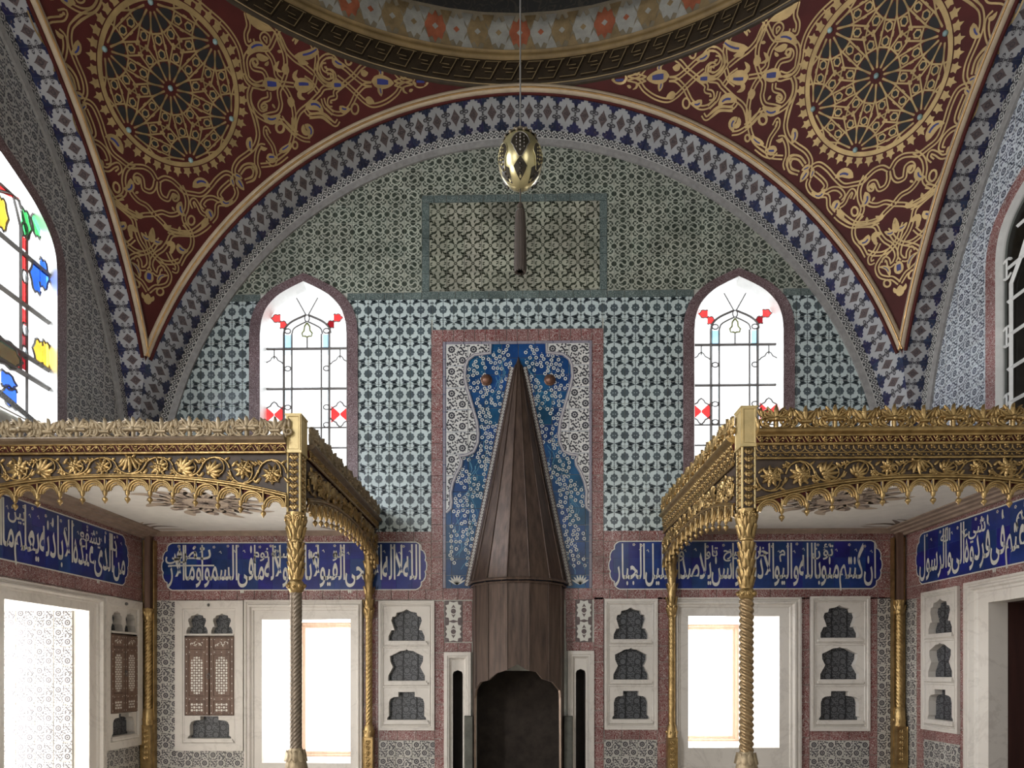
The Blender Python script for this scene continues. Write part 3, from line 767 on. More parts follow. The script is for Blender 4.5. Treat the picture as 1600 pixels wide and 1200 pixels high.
def back_window(idx, cx):
    root = place('window_%d' % idx, None, None, MBK @ T(cx, 0, WZ[0]))
    tag(root, ['stained glass arched window on the back wall left of the hood', 'stained glass arched window on the back wall right of the hood'][idx - 1], kind='structure')
    A0, A1, A2, A3 = wpoly(cx, .122, .092), wpoly(cx, .0, .0), wpoly(cx, -.028, -.045), wpoly(cx, -.030, -.048)
    loft_piece(A0, A1, -.016, -.012, 'surround_tile', PURP, root, MBK, 3)
    MB().loft([[(x, -.012, z) for x, z in A1], [(x, -.02, z) for x, z in wpoly(cx, -.006, -.008)], [(x, .11, z) for x, z in A2], [(x, .16, z) for x, z in A3]], closed=True).build('frame', FRAME, root, MBK)
    dxp = cx + WX
    def W(u, v): x, z = B2(u, v); return (x + dxp, z)
    G = A3; y = .14
    xs = [W(u, 560)[0] for u in (403, 437.4, 450, 497, 509.5, 542)]; zs = [W(472, v)[1] for v in (760, 694, 662, 600, 536.6, 435)]
    panes_grid(xs, zs, G, root, MBK, y, CLEAR)
    for z in zs[2:5]: bar((xs[0] + .03, z), (xs[5] - .03, z), .011 if z > zs[2] else .007, root, MBK, y - .008)
    bar((xs[4], zs[1]), (xs[5] - .03, zs[1]), .008, root, MBK, y - .008); bar((xs[0] + .03, zs[1]), (xs[1], zs[1]), .008, root, MBK, y - .008)
    ztop = W(472, 512)[1]
    for i in (1, 4): bar((xs[i], zs[0]), (xs[i], ztop), .010, root, MBK, y - .008)
    for i in (2, 3): bar((xs[i], zs[0]), (xs[i], ztop - .01), .007, root, MBK, y - .008)
    ap = W(472.6, 483); ap2 = W(472.6, 494)
    for s in (1, -1):
        m = lambda p: (cx + s * (p[0] - cx), p[1])
        bar(spline([m((xs[1], ztop)), m(W(440, 503)), m(W(451, 493)), m(ap)], 4), None, .009, root, MBK, y - .008)
        bar(spline([m((xs[2], ztop - .01)), m(W(453, 505)), m(W(462, 499)), m(ap2)], 4), None, .006, root, MBK, y - .008)
        bar([m(ap), m(W(457.5, 456))], None, .005, root, MBK, y - .008)
        pane([m(p) for p in lobe(*W(425, 489), .105, .09, -1)], G_RED, root, MBK, y - .012); pane([m(p) for p in lobe(*W(437.5, 499), .085, .085, 1)], G_RED if s > 0 else G_DRED, root, MBK, y - .012)
        bar([m(p) for p in lobe(*W(425, 489), .11, .095, -1)], None, .004, root, MBK, y - .014); bar([m(p) for p in lobe(*W(437.5, 499), .09, .09, 1)], None, .004, root, MBK, y - .014)
        pane([m(p) for p in ((xs[1] + .01, zs[4] + .012), (xs[2] - .008, zs[4] + .012), (xs[2] - .008, ztop - .02), (xs[1] + .01, ztop - .02))], G_PALE, root, MBK, y - .012)
        for v0, v1 in ((540, 551), (605, 625), (642, 655)): pane([m(p) for p in ((xs[1] + .012, W(0, v0)[1]), (xs[2] - .008, W(0, v0)[1]), (xs[2] - .008, W(0, v1)[1]), (xs[1] + .012, W(0, v1)[1]))], mat_pale2, root, MBK, y - .012)
        bar([m(p) for p in spandrel(xs[0] + .03, xs[1], W(0, 562)[1], 1)], None, .005, root, MBK, y - .01); bar([m((xs[0] * .5 + xs[1] * .5 + .015, zs[4])), m((xs[0] * .5 + xs[1] * .5 + .015, W(0, 557)[1]))], None, .005, root, MBK, y - .01)
        for zz, fl in ((W(0, 634)[1], 1), (W(0, 655)[1], -1)): bar([m(p) for p in spandrel(xs[0] + .03, xs[1], zz, fl)], None, .006, root, MBK, y - .01)
        zz = W(0, 645)[1]; xm = (xs[0] + .03 + xs[1]) / 2
        for a, b in ((xs[0] + .035, xm - .003), (xs[1] - .008, xm + .003)):
            pane([m(p) for p in ((a, zz + .10), (a * .6 + b * .4, zz + .065), (b, zz + .01), (b, zz - .01), (a * .6 + b * .4, zz - .065), (a, zz - .10))], G_RED, root, MBK, y - .012)
        for c in ((443.7, 509), (443.7, 568.5), (443.7, 630), (443.7, 658)):
            ex, ez = W(*c); bar([m((ex + .036 * cos(t), ez + .028 * sin(t))) for t in [2 * pi * k / 10 for k in range(11)]], None, .005, root, MBK, y - .012)
    tz = W(0, 513)[1]
    tref = [(cx + a, tz + b) for a, b in ((0, .09), (.03, .05), (.035, .0), (.06, -.03), (.05, -.065), (.02, -.065), (0, -.075), (-.02, -.065), (-.05, -.065), (-.06, -.03), (-.035, .0), (-.03, .05), (0, .09))]
    bar(tref, None, .010, root, MBK, y - .012, 'trefoil_came', mat('olive came', (.18, .20, .06), .5)); bar([(cx, tz - .07), (cx, zs[4])], None, .006, root, MBK, y - .01)
    bar([(cx + .028 * cos(t), (ap[1] + ap2[1]) / 2 - .0 + .04 * sin(t)) for t in [2 * pi * k / 10 for k in range(11)]], None, .005, root, MBK, y - .012)
    return root
mat_pale2 = mat_glass('faint blue pane', (.80, .90, .99))
back_window(1, -WX); back_window(2, WX)

# side windows
def side_window(idx, c, M, label):
    root = place('window_%d' % idx, None, None, M @ T(c, 0, SWZ[0])); tag(root, label, kind='structure')
    A0, A1, A2, A3 = swpoly(c, .13, .12), swpoly(c), swpoly(c, -.028, -.03), swpoly(c, -.030, -.032)
    loft_piece(A0, A1, -.016, -.012, 'surround_tile', PURP if idx == 3 else RED, root, M, 3)
    MB().loft([[(x, -.012, z) for x, z in A1], [(x, -.02, z) for x, z in swpoly(c, -.01, -.012)], [(x, .035, z) for x, z in A2], [(x, .07, z) for x, z in A3]], closed=True).build('frame', FRAME, root, M)
    return root, A3
CAMEL = mat('grey came', (.20, .19, .18), .5)
w3, G3 = side_window(3, 5.72, MLF, 'big stained glass window high on the left wall')
ys = [4.95, LW(41, 380)[0], LW(50.5, 380)[0], 6.5]
m_ = lambda y: 2 * 5.72 - y
XS3 = [4.9, m_(ys[2]), m_(ys[1]), ys[1], ys[2], 6.55]
ZS3 = [SWZ[0] - .1, 4.22, 4.39, 4.83, 5.27, SWZ[2] + .1]
panes_grid(XS3, ZS3, G3, w3, MLF, .06, CLEAR)
for z in ZS3[1:5]: bar((5.03, z), (6.42, z), .027, w3, MLF, .052, 'came', CAMEL)
zt3 = LW(44, 358)[1]; za3 = LW(8, 304)[1]
for x in (ys[1], ys[2], m_(ys[1]), m_(ys[2])): bar((x, ZS3[1] - (.7 if x in (ys[2], m_(ys[2])) else 0)), (x, zt3), .017, w3, MLF, .052, 'came', CAMEL)
for s in (0, 1):
    mm = (lambda p: p) if s == 0 else (lambda p: (m_(p[0]), p[1]))
    for o in (0, 1):
        x0 = ys[1 + o]; bar([mm((x0, zt3)), mm((x0 - .10, zt3 + .22)), mm((5.72 + .07 * o, za3 + .10 * o))], None, .017, w3, MLF, .052, 'came', CAMEL)
    pane([mm(p) for p in ((ys[1] - .08, zt3 + .20), (ys[2] - .09, zt3 + .24), (5.80, za3 + .08), (5.73, za3))], G_RED, w3, MLF, .046)
    for v0, v1, g in ((372, 393, G_RED), (395, 425, G_RED), (440, 478, G_RED), (484, 510, G_RED), (522, 545, G_DRED), (556, 580, G_DRED)):
        a, b = LW(47, v0)[1], LW(50, v1)[1]
        pane([mm(p) for p in ((ys[1] + .012, b), (ys[2] - .012, b), (ys[2] - .012, a), (ys[1] + .012, a))], g, w3, MLF, .046)
    for v in (360, 434, 516, 552):
        ex, ez = (ys[1] + ys[2]) / 2, LW(48, v)[1]
        pane([mm((ex + .035 * cos(2 * pi * k / 10), ez + .055 * sin(2 * pi * k / 10))) for k in range(10)], mat_pale2, w3, MLF, .036)
        bar([mm((ex + .037 * cos(2 * pi * k / 10), ez + .058 * sin(2 * pi * k / 10))) for k in range(11)], None, .009, w3, MLF, .04, 'came', CAMEL)
    for u, v, g, fl, w_, h_ in ((49, 352, G_GRN, 1, .13, .24), (63, 347, G_GRN, -1, .12, .24), (62, 432, G_BLUE, -1, .14, .26), (77, 430, G_BLUE, 1, .13, .26), (66, 549, G_YEL, -1, .13, .22), (81, 556, G_YEL, 1, .13, .24), (23, 555, G_GRN, 1, .30, .22), (22, 596, G_BLUE, 1, .18, .13), (22, 619, G_BLUE, -1, .18, .17), (13, 336, G_YEL, 1, .12, .26)):
        ex, ez = LW(u, v); pane([mm(p) for p in lobe(ex, ez, w_, h_, fl)], g, w3, MLF, .042); bar([mm(p) for p in lobe(ex, ez, w_ * 1.06, h_ * 1.06, fl)], None, .012, w3, MLF, .044, 'came', CAMEL)
pane([(m_(ys[1]), ZS3[1] + .02), (ys[1], ZS3[1] + .02), (ys[1], ZS3[2] - .02), (m_(ys[1]), ZS3[2] - .02)], G_RED, w3, MLF, .048)
# sloping tiled sill below it
MB().add([(5.0, -.02, SWZ[0] + .30), (6.45, -.02, SWZ[0] - .02), (6.45, -.02, SWZ[0] - .06), (5.0, -.02, SWZ[0] + .22), (5.0, .06, SWZ[0] + .30), (6.45, .06, SWZ[0] - .02)], [(0, 3, 2, 1), (0, 1, 5, 4)]).build('sill', mat_scroll('grey scroll tile', (.12, .12, .12), (.45, .45, .43), 50, .12), w3, MLF)

w4, G4 = side_window(4, -5.72, MRT, 'white grille window with dark panes high on the right wall')
DGL = mat_glass('dull pane', (.55, .58, .56))
XS4 = [-6.5, -6.30, -6.095, -5.88, -5.62, -5.36, -4.9]; ZS4 = [SWZ[0] - .1 + .30 * k for k in range(0, 12)]
panes_grid(XS4, ZS4, G4, w4, MRT, .05, DGL)
for x in XS4[1:6]:
    bar((x, SWZ[0]), (x, SWZ[2] - .30 - abs(x + 5.72) * 1.0), .022, w4, MRT, .035, 'mullion', FRAME)
    bar([(x, SWZ[2] - .30 - abs(x + 5.72) * 1.0), (-5.72 + (x + 5.72) * .8, SWZ[2] - .20 - abs(x + 5.72) * .9), (-5.72 + (x + 5.72) * .5, SWZ[2] - .10 - abs(x + 5.72) * .55)], None, .022, w4, MRT, .035, 'mullion', FRAME)
for k, z in enumerate(ZS4[1:-1]):
    h = .62 if z < SWZ[1] else max(.1, .60 * (1 - ((z - SWZ[1]) / (SWZ[2] - SWZ[1])) ** 1.5))
    bar((-5.72 - h, z), (-5.72 + h, z), .018, w4, MRT, .035, 'glazing_bar', FRAME)
    if k % 2 == 0 and h > .5:
        bar([(-6.40, z + .07), (-6.37, z + .085), (-6.34, z + .085), (-6.30, z + .06)], None, .012, w4, MRT, .035, 'glazing_bar', FRAME); bar([(-6.40, z - .07), (-6.37, z - .085), (-6.34, z - .085), (-6.30, z - .06)], None, .012, w4, MRT, .035, 'glazing_bar', FRAME)
        bar((-6.36, z - .085), (-6.36, z + .085), .011, w4, MRT, .035, 'glazing_bar', FRAME)
# dark closed box added beyond the right wall so its panes show no sky
DIM = mat('dark box lining', (.12, .10, .085), .8)
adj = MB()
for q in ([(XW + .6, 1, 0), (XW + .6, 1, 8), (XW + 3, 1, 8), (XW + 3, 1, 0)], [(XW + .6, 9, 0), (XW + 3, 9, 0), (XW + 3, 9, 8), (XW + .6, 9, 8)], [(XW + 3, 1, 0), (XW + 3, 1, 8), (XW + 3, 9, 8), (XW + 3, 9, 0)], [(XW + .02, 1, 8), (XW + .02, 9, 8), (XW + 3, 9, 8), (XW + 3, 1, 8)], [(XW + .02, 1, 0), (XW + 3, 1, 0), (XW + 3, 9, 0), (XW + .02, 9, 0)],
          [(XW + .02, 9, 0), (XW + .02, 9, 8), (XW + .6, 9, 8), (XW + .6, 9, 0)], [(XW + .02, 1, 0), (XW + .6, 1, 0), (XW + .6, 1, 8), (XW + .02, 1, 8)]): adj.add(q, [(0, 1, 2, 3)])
tag(adj.build('wall_dark_box', DIM), 'dark box added behind the panes of the right wall window to shut out the sky', kind='structure')

# ------------------------------------------------------------------ marble architraves and deep lower windows
def frame_loops(outer, inner, steps):
    loops = []
    for t, y in steps:
        r = [outer[i] + (inner[i] - outer[i]) * t for i in range(4)]
        loops.append([(a, y, b) for a, b in rp(r)])
    return loops
ARCHI = [(0, .012), (0, -.05), (.10, -.055), (.14, -.035), (.20, -.035), (.26, -.06), (.34, -.06), (.40, -.03), (.50, -.03), (.54, -.015), (1, -.015), (1, .05)]
PINK = mat_wood('pinkish window wood', (.42, .29, .22), (.55, .40, .31), 5, .6)
def lower_window(idx, fr, op, out, M, ydeep, label, wood=True):
    root = place('window_%d' % idx, None, None, M @ T(op[0], 0, op[2])); tag(root, label, kind='structure')
    fr = (fr[0], fr[1], min(fr[2], op[2] - .2), fr[3])
    MB().loft(frame_loops(fr, op, ARCHI)).build('architrave', MARB, root, M)
    MB().loft([[(a, .05, b) for a, b in rp(op)], [(a, ydeep, b) for a, b in rp(out)]]).build('reveal', PLAS, root, M)
    if wood:
        inn = (out[0] + .07, out[1] - .07, out[2] + .07, out[3] - .07)
        MB().loft([[(a, y, b) for a, b in rp(r)] for r, y in ((out, ydeep), (out, ydeep - .05), ((out[0] + .03, out[1] - .03, out[2] + .03, out[3] - .03), ydeep - .05), ((out[0] + .04, out[1] - .04, out[2] + .04, out[3] - .04), ydeep - .025), (inn, ydeep - .025), (inn, ydeep + .02))]).build('window_frame', PINK, root, M)
        pane(rp(inn), CLEAR, root, M, ydeep)
    return root
wo = LWIN[0][1] - LWIN[0][0]
x0 = on_y(470, 1000, 9.35).x; out5 = (x0, x0 + wo, on_y(500, 1182, 9.35).z, on_y(500, 973, 9.35).z)
lower_window(5, LFRM[0], LWIN[0], out5, MBK, 1.35, 'marble framed lower window behind the spiral post of the left canopy')
wo = LWIN[1][1] - LWIN[1][0]
x1 = on_y(1152, 1000, 9.35).x; out6 = (x1 - wo, x1, on_y(1100, 1158, 9.35).z, on_y(1100, 976, 9.35).z)
lower_window(6, LFRM[1], LWIN[1], out6, MBK, 1.35, 'marble framed lower window behind the spiral post of the right canopy')
# left wall: deep window bay whose far cheek is tiled
root7 = lower_window(7, LDFR, (LDOOR[0], LDOOR[1], .3, LDOOR[3]), (LDOOR[0], LDOOR[1], .3, LDOOR[3]), MLF, 1.30, 'deep bright window bay in the left wall with tiled cheek', False)
MFC = T(0, LDOOR[1] - .02, 0)
xc = on_y(115, 1000, LDOOR[1]).x
K_FL.lay((-5.6, xc, .3, on_y(60, 951, LDOOR[1]).z), root7, MFC, (xc - .19 * 20, on_y(60, 951, LDOOR[1]).z - .19 * 20), lambda i, j: (i + j) % 2)
run((-5.6, xc, on_y(60, 951, LDOOR[1]).z, on_y(60, 942, LDOOR[1]).z), RED, root7, MFC)
# right wall: marble doorway with a dark wooden door set back in it
rootd = place('door_1', None, None, MRT @ T(RDOOR[0], 0, 0)); tag(rootd, 'marble doorway with dark wooden door in the right wall', kind='structure')
rd = (RDOOR[0], RDOOR[1], -.01, RDOOR[3])
MB().loft(frame_loops((RDFR[0], RDFR[1], -.3, RDFR[3]), rd, ARCHI)).build('architrave', MARB, rootd, MRT)
DOORW = mat_wood('dark door wood', (.028, .010, .008), (.05, .018, .014))
MB().loft([[(a, .05, b) for a, b in rp(rd)], [(a, .16, b) for a, b in rp(rd)]]).build('marble_jamb', MARB, rootd, MRT)
MB().loft([[(a, .16, b) for a, b in rp(rd)], [(a, .55, b) for a, b in rp(rd)]]).build('jamb_lining', DOORW, rootd, MRT)
for k in range(4):
    a0 = rd[0] + (rd[1] - rd[0]) * k / 4; MB().bbox(a0 + .003, a0 + (rd[1] - rd[0]) / 4 - .003, .50, .56, 0, rd[3], .008).build('door_plank', DOORW, rootd, MRT)

# ------------------------------------------------------------------ red borders and floral dado of the back wall
zc0, zc1 = BZ(450, 922), BZ(450, 848)            # inscription height (same on all walls)
zr0, zr1 = BZ(450, 938), BZ(450, 831)
XL0, XR0 = BX(238), BX(1400)
ZLOW = BZ(600, 1262)
def R(*a): return rect(*a)
hx0, hx1, hx2, hx3 = BX(674), BX(692), BX(925), BX(943)
CL = (BX(253), BX(667)); CR = (BX(951), BX(1378))
for r in ((XL0, hx0, zc1, zr1), (hx3, XR0, zc1, zr1), (XL0, hx1, zr0, zc0), (hx2, XR0, zr0, zc0),
          (XL0, CL[0] + .13, zc0, zc1), (CL[1] - .13, hx0, zc0, zc1), (hx3, CR[0] + .13, zc0, zc1), (CR[1] - .13, XR0, zc0, zc1)):
    run(r, RED, wall_back, MBK, .2)
run((hx0, hx1, zc0, HPN[3]), RED, wall_back, MBK, .19); run((hx2, hx3, zc0, HPN[3]), RED, wall_back, MBK, .19)
run((hx1, hx2, BZ(808, 533), HPN[3]), RED, wall_back, MBK, .12)
for r in (R(679, 939, 694, 1262), R(722.5, 939, 738, 1003), R(694, 1004, 737, 1019), R(884, 937, 899.5, 1003), R(885, 1003, 928, 1017), R(928, 933, 943.5, 1262),
          R(592, 1141, 679, 1157), R(944, 1140, 1027, 1156), R(1265, 1142, 1358, 1157), R(1251, 933, 1265, 1262), R(1358, 933, 1371, 1262), R(1027, 933, 1047, 1262), R(568, 939, 591, 1262)):
    run(r, RED, wall_back, MBK, .19)
for r in (R(240, 938, 275, 1262), R(275, 1173, 381, 1262), R(592, 1157, 679, 1262), R(944, 1156, 1027, 1262), R(1265, 1157, 1358, 1262), R(1371, 933, 1413, 1262)):
    K_FL.lay(r, wall_back, MBK, (r[0], r[3] - 20 * .19), lambda i, j: (i + j) % 2)
def diamond_panel(r):
    w, h = r[1] - r[0], r[3] - r[2]
    A = Art()
    for k in (0, 1):
        cz = (k - .5) * h * .5; cw = w * .92; ch = h * .48
        star = [(-.5, .30), (-.30, .34), (-.26, .5), (0, .44), (.26, .5), (.30, .34), (.5, .30), (.40, .12), (.5, 0), (.40, -.12), (.5, -.30), (.30, -.34), (.26, -.5), (0, -.44), (-.26, -.5), (-.30, -.34), (-.5, -.30), (-.40, -.12), (-.5, 0), (-.40, .12)]
        A([[(a * cw, cz + b * ch) for a, b in star]], 1)
        A([[(-.24 * cw, cz), (0, cz - .34 * ch), (.24 * cw, cz), (0, cz + .34 * ch)]], 0, 2); A(ring(0, cz, .03, .042, 8), 1, 3)
    mb = MB().bbox(-w / 2, w / 2, 0, TH, -h / 2, h / 2, .001); A.into(mb, lambda a, b, e: (a, -e, b))
    mb.build('diamond_tile', [DI_K, WHT], wall_back, MBK @ T((r[0] + r[1]) / 2, -.002, (r[2] + r[3]) / 2))
run((hx1, BX(739), zr0, BZ(700, 919)), RED, wall_back, MBK, .15); run((BX(882), hx2, zr0, BZ(900, 919)), RED, wall_back, MBK, .15)
diamond_panel(R(695, 939, 722, 1003)); diamond_panel(R(900, 937, 925, 1003))
# side walls: red bands, floral strips
yL0, yL1 = 4.5, 7.93
lz = LNIC
for r in ((yL0, yL1, zc1, zr1 + .12), (yL0, yL1, zr0 - .02, zc0), (LW(197, 900)[0] - .1, yL1, zc0, zc1)): run(r, RED, wall_left, MLF, .2)
run((yL0, LNIC[0], LDFR[3], zr0 - .02), RED, wall_left, MLF, .2)
K_FL.lay((LNIC[0], LNIC[1] + .1, ZLOW, LNIC[2]), wall_left, MLF, (LNIC[0], LNIC[2] - 3.8), lambda i, j: (i + j) % 2)
aR0 = -7.93
for r in ((aR0, -4.5, zc1, zr1 + .12), (aR0, -4.5, zr0 - .02, zc0), (aR0, RW(1432, 900)[0] + .13, zc0, zc1)): run(r, RED, wall_right, MRT, .2)
for u0, u1 in ((1432, 1443), (1500, 1513)): run((RW(u0, 1000)[0], RW(u1, 1000)[0], ZLOW, zr0 - .02), RED, wall_right, MRT, .19)
run((RNIC[0], RNIC[1], RNIC[2] - .11, RNIC[2]), RED, wall_right, MRT, .19)
K_FL.lay((aR0, RW(1432, 1000)[0], ZLOW, zr0 - .02), wall_right, MRT, (aR0, 0), lambda i, j: (i + j) % 2)
K_FL.lay((RNIC[0], RNIC[1], ZLOW, RNIC[2] - .11), wall_right, MRT, (RNIC[0], RNIC[2] - .11 - 3.8), lambda i, j: (i + j) % 2)
run((RNIC[0], RNIC[1], RNIC[3], zr0 - .02), RED, wall_right, MRT, .19)
run((RW(1513, 900)[0], -4.5, RDFR[3], zr0 - .02), RED, wall_right, MRT, .19)

# ------------------------------------------------------------------ inscriptions
FORMS = {}
for base, start, n in ((0x627, 0xFE8D, 2), (0x628, 0xFE8F, 4), (0x629, 0xFE93, 2), (0x62A, 0xFE95, 4), (0x62B, 0xFE99, 4), (0x62C, 0xFE9D, 4), (0x62D, 0xFEA1, 4), (0x62E, 0xFEA5, 4), (0x62F, 0xFEA9, 2), (0x630, 0xFEAB, 2),
                       (0x631, 0xFEAD, 2), (0x632, 0xFEAF, 2), (0x633, 0xFEB1, 4), (0x634, 0xFEB5, 4), (0x635, 0xFEB9, 4), (0x636, 0xFEBD, 4), (0x637, 0xFEC1, 4), (0x638, 0xFEC5, 4), (0x639, 0xFEC9, 4), (0x63A, 0xFECD, 4),
                       (0x641, 0xFED1, 4), (0x642, 0xFED5, 4), (0x643, 0xFED9, 4), (0x644, 0xFEDD, 4), (0x645, 0xFEE1, 4), (0x646, 0xFEE5, 4), (0x647, 0xFEE9, 4), (0x648, 0xFEED, 2), (0x649, 0xFEEF, 2), (0x64A, 0xFEF1, 4),
                       (0x621, 0xFE80, 1), (0x623, 0xFE83, 2), (0x625, 0xFE87, 2), (0x622, 0xFE81, 2), (0x624, 0xFE85, 2), (0x626, 0xFE89, 4)):
    FORMS[chr(base)] = (start, n)
def shape_word(w):
    """joined letter forms, in the left-to-right order in which they are set"""
    out = []; i = 0; prev = False
    while i < len(w):
        c = w[i]
        if c == '\u0644' and i + 1 < len(w) and w[i + 1] in '\u0627\u0623\u0625\u0622':
            st = {'\u0627': 0xFEFB, '\u0623': 0xFEF7, '\u0625': 0xFEF9, '\u0622': 0xFEF5}[w[i + 1]]
            out.append(chr(st + (1 if prev else 0))); prev = False; i += 2; continue
        st, n = FORMS[c]
        nxt = i + 1 < len(w) and n == 4 and w[i + 1] in FORMS and FORMS[w[i + 1]][1] > 1
        if n == 4: k = (3 if nxt else 1) if prev else (2 if nxt else 0)
        elif n == 2: k = 1 if prev else 0
        else: k = 0
        out.append(chr(st + k)); prev = (n == 4); i += 1
    return ''.join(out[::-1])
_glyph = {}
def word_mesh(w):
    if w in _glyph: return _glyph[w]
    cu = bpy.data.curves.new('lettering', 'FONT'); cu.body = shape_word(w); cu.resolution_u = 3; cu.offset = .014
    o = bpy.data.objects.new('lettering', cu); COL.objects.link(o)
    me = bpy.data.meshes.new_from_object(o.evaluated_get(bpy.context.evaluated_depsgraph_get()))
    bpy.data.objects.remove(o); bpy.data.curves.remove(cu)
    vs = [(v.co.x, v.co.y) for v in me.vertices]; fs = [tuple(p.vertices) for p in me.polygons]
    bpy.data.meshes.remove(me)
    x0 = min(v[0] for v in vs); x1 = max(v[0] for v in vs)
    _glyph[w] = ([(x - x0, y) for x, y in vs], fs, x1 - x0)
    return _glyph[w]
K_BL = TileKind(.177, [Art()], [BLUE])
def cartouche(x0, x1, z0, z1, e=.125):
    k = [(1.0, 1.0), (.80, .96), (.58, .88), (.50, .76), (.52, .68), (.30, .62), (.14, .48), (.10, .34), (.16, .24), (.04, .16), (0, 0)]
    h = (z1 - z0) / 2; zm = (z0 + z1) / 2
    q = [(a * e, b * h) for a, b in k] + [(a * e, -b * h) for a, b in k[-2::-1]]
    return [(x0 + a, zm + b) for a, b in q] + [(x1 - a, zm + b) for a, b in q[::-1]]
def inscription(x0, x1, M, lower, upper, label, seed, lines=()):
    th = thing('inscription_panel', M @ V((x0, 0, zc0)), label, 'inscription', 'blue calligraphy panels')
    C = cartouche(x0, x1, zc0, zc1); W_, H_ = x1 - x0, zc1 - zc0
    Mt = M @ T(0, -.005, 0)
    MB().prism(C, -.004, .012).build('tile_bed', BLUE, th, M)
    K_BL.lay((x0, x1, zc0, zc1), th, Mt, (x0 + .05, zc0), lambda i, j: 0, [(C, True)], .05)
    mb = MB(); Art()(stroke(C, .012, True), 0).into(mb, lambda a, b, e: (a, -.0065 - e, b)); mb.build('outline', WHT, th, M)
    words = [word_mesh(w) for w in lower]
    nat = sum(w[2] for w in words) + .01 * len(words)
    sx = (W_ - .14) / nat; sy = H_ * .74
    x = x1 - .07
    def put(me, xr, base, sx, sy, asc):
        vs, fs, wd = me
        mb = MB(); P = []
        for a, b in vs:
            if b > .36: b = .36 + (b - .36) * asc
            if b < 0: b *= .9
            P.append((xr - wd * sx + a * sx + (b - .2) * -.0 * sy, -.0085, base + b * sy))
        mb.add(P, fs); mb.build('lettering', WHT, th, M)
    for w in words:
        put(w, x, zc0 + H_ * .22, sx, sy, 1.72)
        x -= (w[2] + .01) * sx
    for w, t, bs, s in upper:
        me = word_mesh(w); put(me, x1 - .08 - (W_ - .16) * t, zc0 + H_ * (bs + .02), sy * s * .66, sy * s * .8, 1.1)
    r = random.Random(seed); A = Art()
    for k in range(int(W_ / .19)):
        fx, fz = x0 + .15 + (W_ - .3) * (k + r.uniform(.2, .8)) / int(W_ / .19), zc1 - H_ * r.choice((.07, .09, .12))
        for j in range(5): A(disc(fx + .011 * cos(j * 1.257), fz + .011 * sin(j * 1.257), .006, 6), 0)
        A(disc(fx, fz, .005, 6), 1, 2)
        A(stroke([(fx + .06, fz - .06), (fx + .075, fz - .045), (fx + .085, fz - .075)], .008), 0)
    for a, b, c, d in lines: A(stroke([(x0 + W_ * a, zc0 + H_ * b), (x0 + W_ * c, zc0 + H_ * d)], .018), 0)
    mb = MB(); A.into(mb, lambda a, b, e: (a, -.008 - e, b)); tag(mb.build('small_marks', [WHT, CORAL], th, M), kind='stuff')
    return th
inscription(CL[0], CL[1], MBK, 'الله لا اله الا الحي القيو لا تاخذ ولا له ما في السموا وما الار'.split(),
            [('هو', .295, .66, .55), ('سنة', .51, .66, .55), ('نوم', .60, .66, .55), ('م', .40, .64, .6), ('ت', .83, .64, .8), ('ض', .885, .64, .7), ('في', .945, .62, .65)],
            'blue calligraphy panel on the back wall under the left canopy', 1, ((.03, .52, .20, .52),))
inscription(CR[0], CR[1], MBK, 'ان كنتم منو بالله واليو الا ذلك وا سن يلا صد الجليل الجبار'.split(),
            [('تؤ', .16, .66, .6), ('ن', .21, .66, .55), ('م', .345, .66, .55), ('خر', .41, .66, .55), ('خير', .50, .66, .55), ('ح', .555, .66, .5), ('تاو', .605, .66, .5), ('ق', .735, .62, .6)],
            'blue calligraphy panel on the back wall under the right canopy', 2)
inscription(5.0, LW(200, 880)[0], MLF, 'من الذي عنده الا باذنه يعلم ما ايديهم وما'.split(),
            [('ذا', .06, .62, .7), ('يشفع', .18, .64, .6), ('بين', .62, .66, .6), ('خلفهم', .85, .60, .6)],
            'blue calligraphy panel on the left wall above the bright window bay', 3)
inscription(RW(1432, 880)[0], -4.9, MRT, 'الامر منكم فان تنازعتم في فردوه الى والرسول'.split(),
            [('شيء', .60, .66, .65), ('الله', .80, .68, .5), ('تم', .40, .66, .6)],
            'blue calligraphy panel on the right wall above the marble doorway', 4)

# ------------------------------------------------------------------ marble niches
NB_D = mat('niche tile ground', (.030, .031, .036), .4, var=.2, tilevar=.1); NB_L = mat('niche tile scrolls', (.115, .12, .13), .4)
K_NB = TileKind(.17, [art_floral(31), art_floral(37)], [NB_D, NB_L])
H1 = [(-.33, 0), (-.33, .13), (-.30, .22), (-.28, .29), (-.225, .30), (-.25, .43), (-.28, .56), (-.26, .67), (-.20, .69), (-.18, .79), (-.07, .82), (0, .88)]
H2 = [(-.335, 0), (-.335, .15), (-.29, .28), (-.25, .40), (-.30, .57), (-.305, .72), (-.20, .80), (-.12, .87), (-.03, .885), (0, .92)]
H3 = [(-.355, 0), (-.355, .06), (-.325, .11), (-.325, .50), (-.30, .62), (-.25, .67), (-.15, .69), (-.15, .83), (0, .83)]
def hole(h, cx, zb, w, ht):
    L = [(cx + a * w, zb + b * ht) for a, b in h]; return L + [(2 * cx - x, z) for x, z in (L[-2::-1] if abs(h[-1][0]) < 1e-6 else L[::-1])]
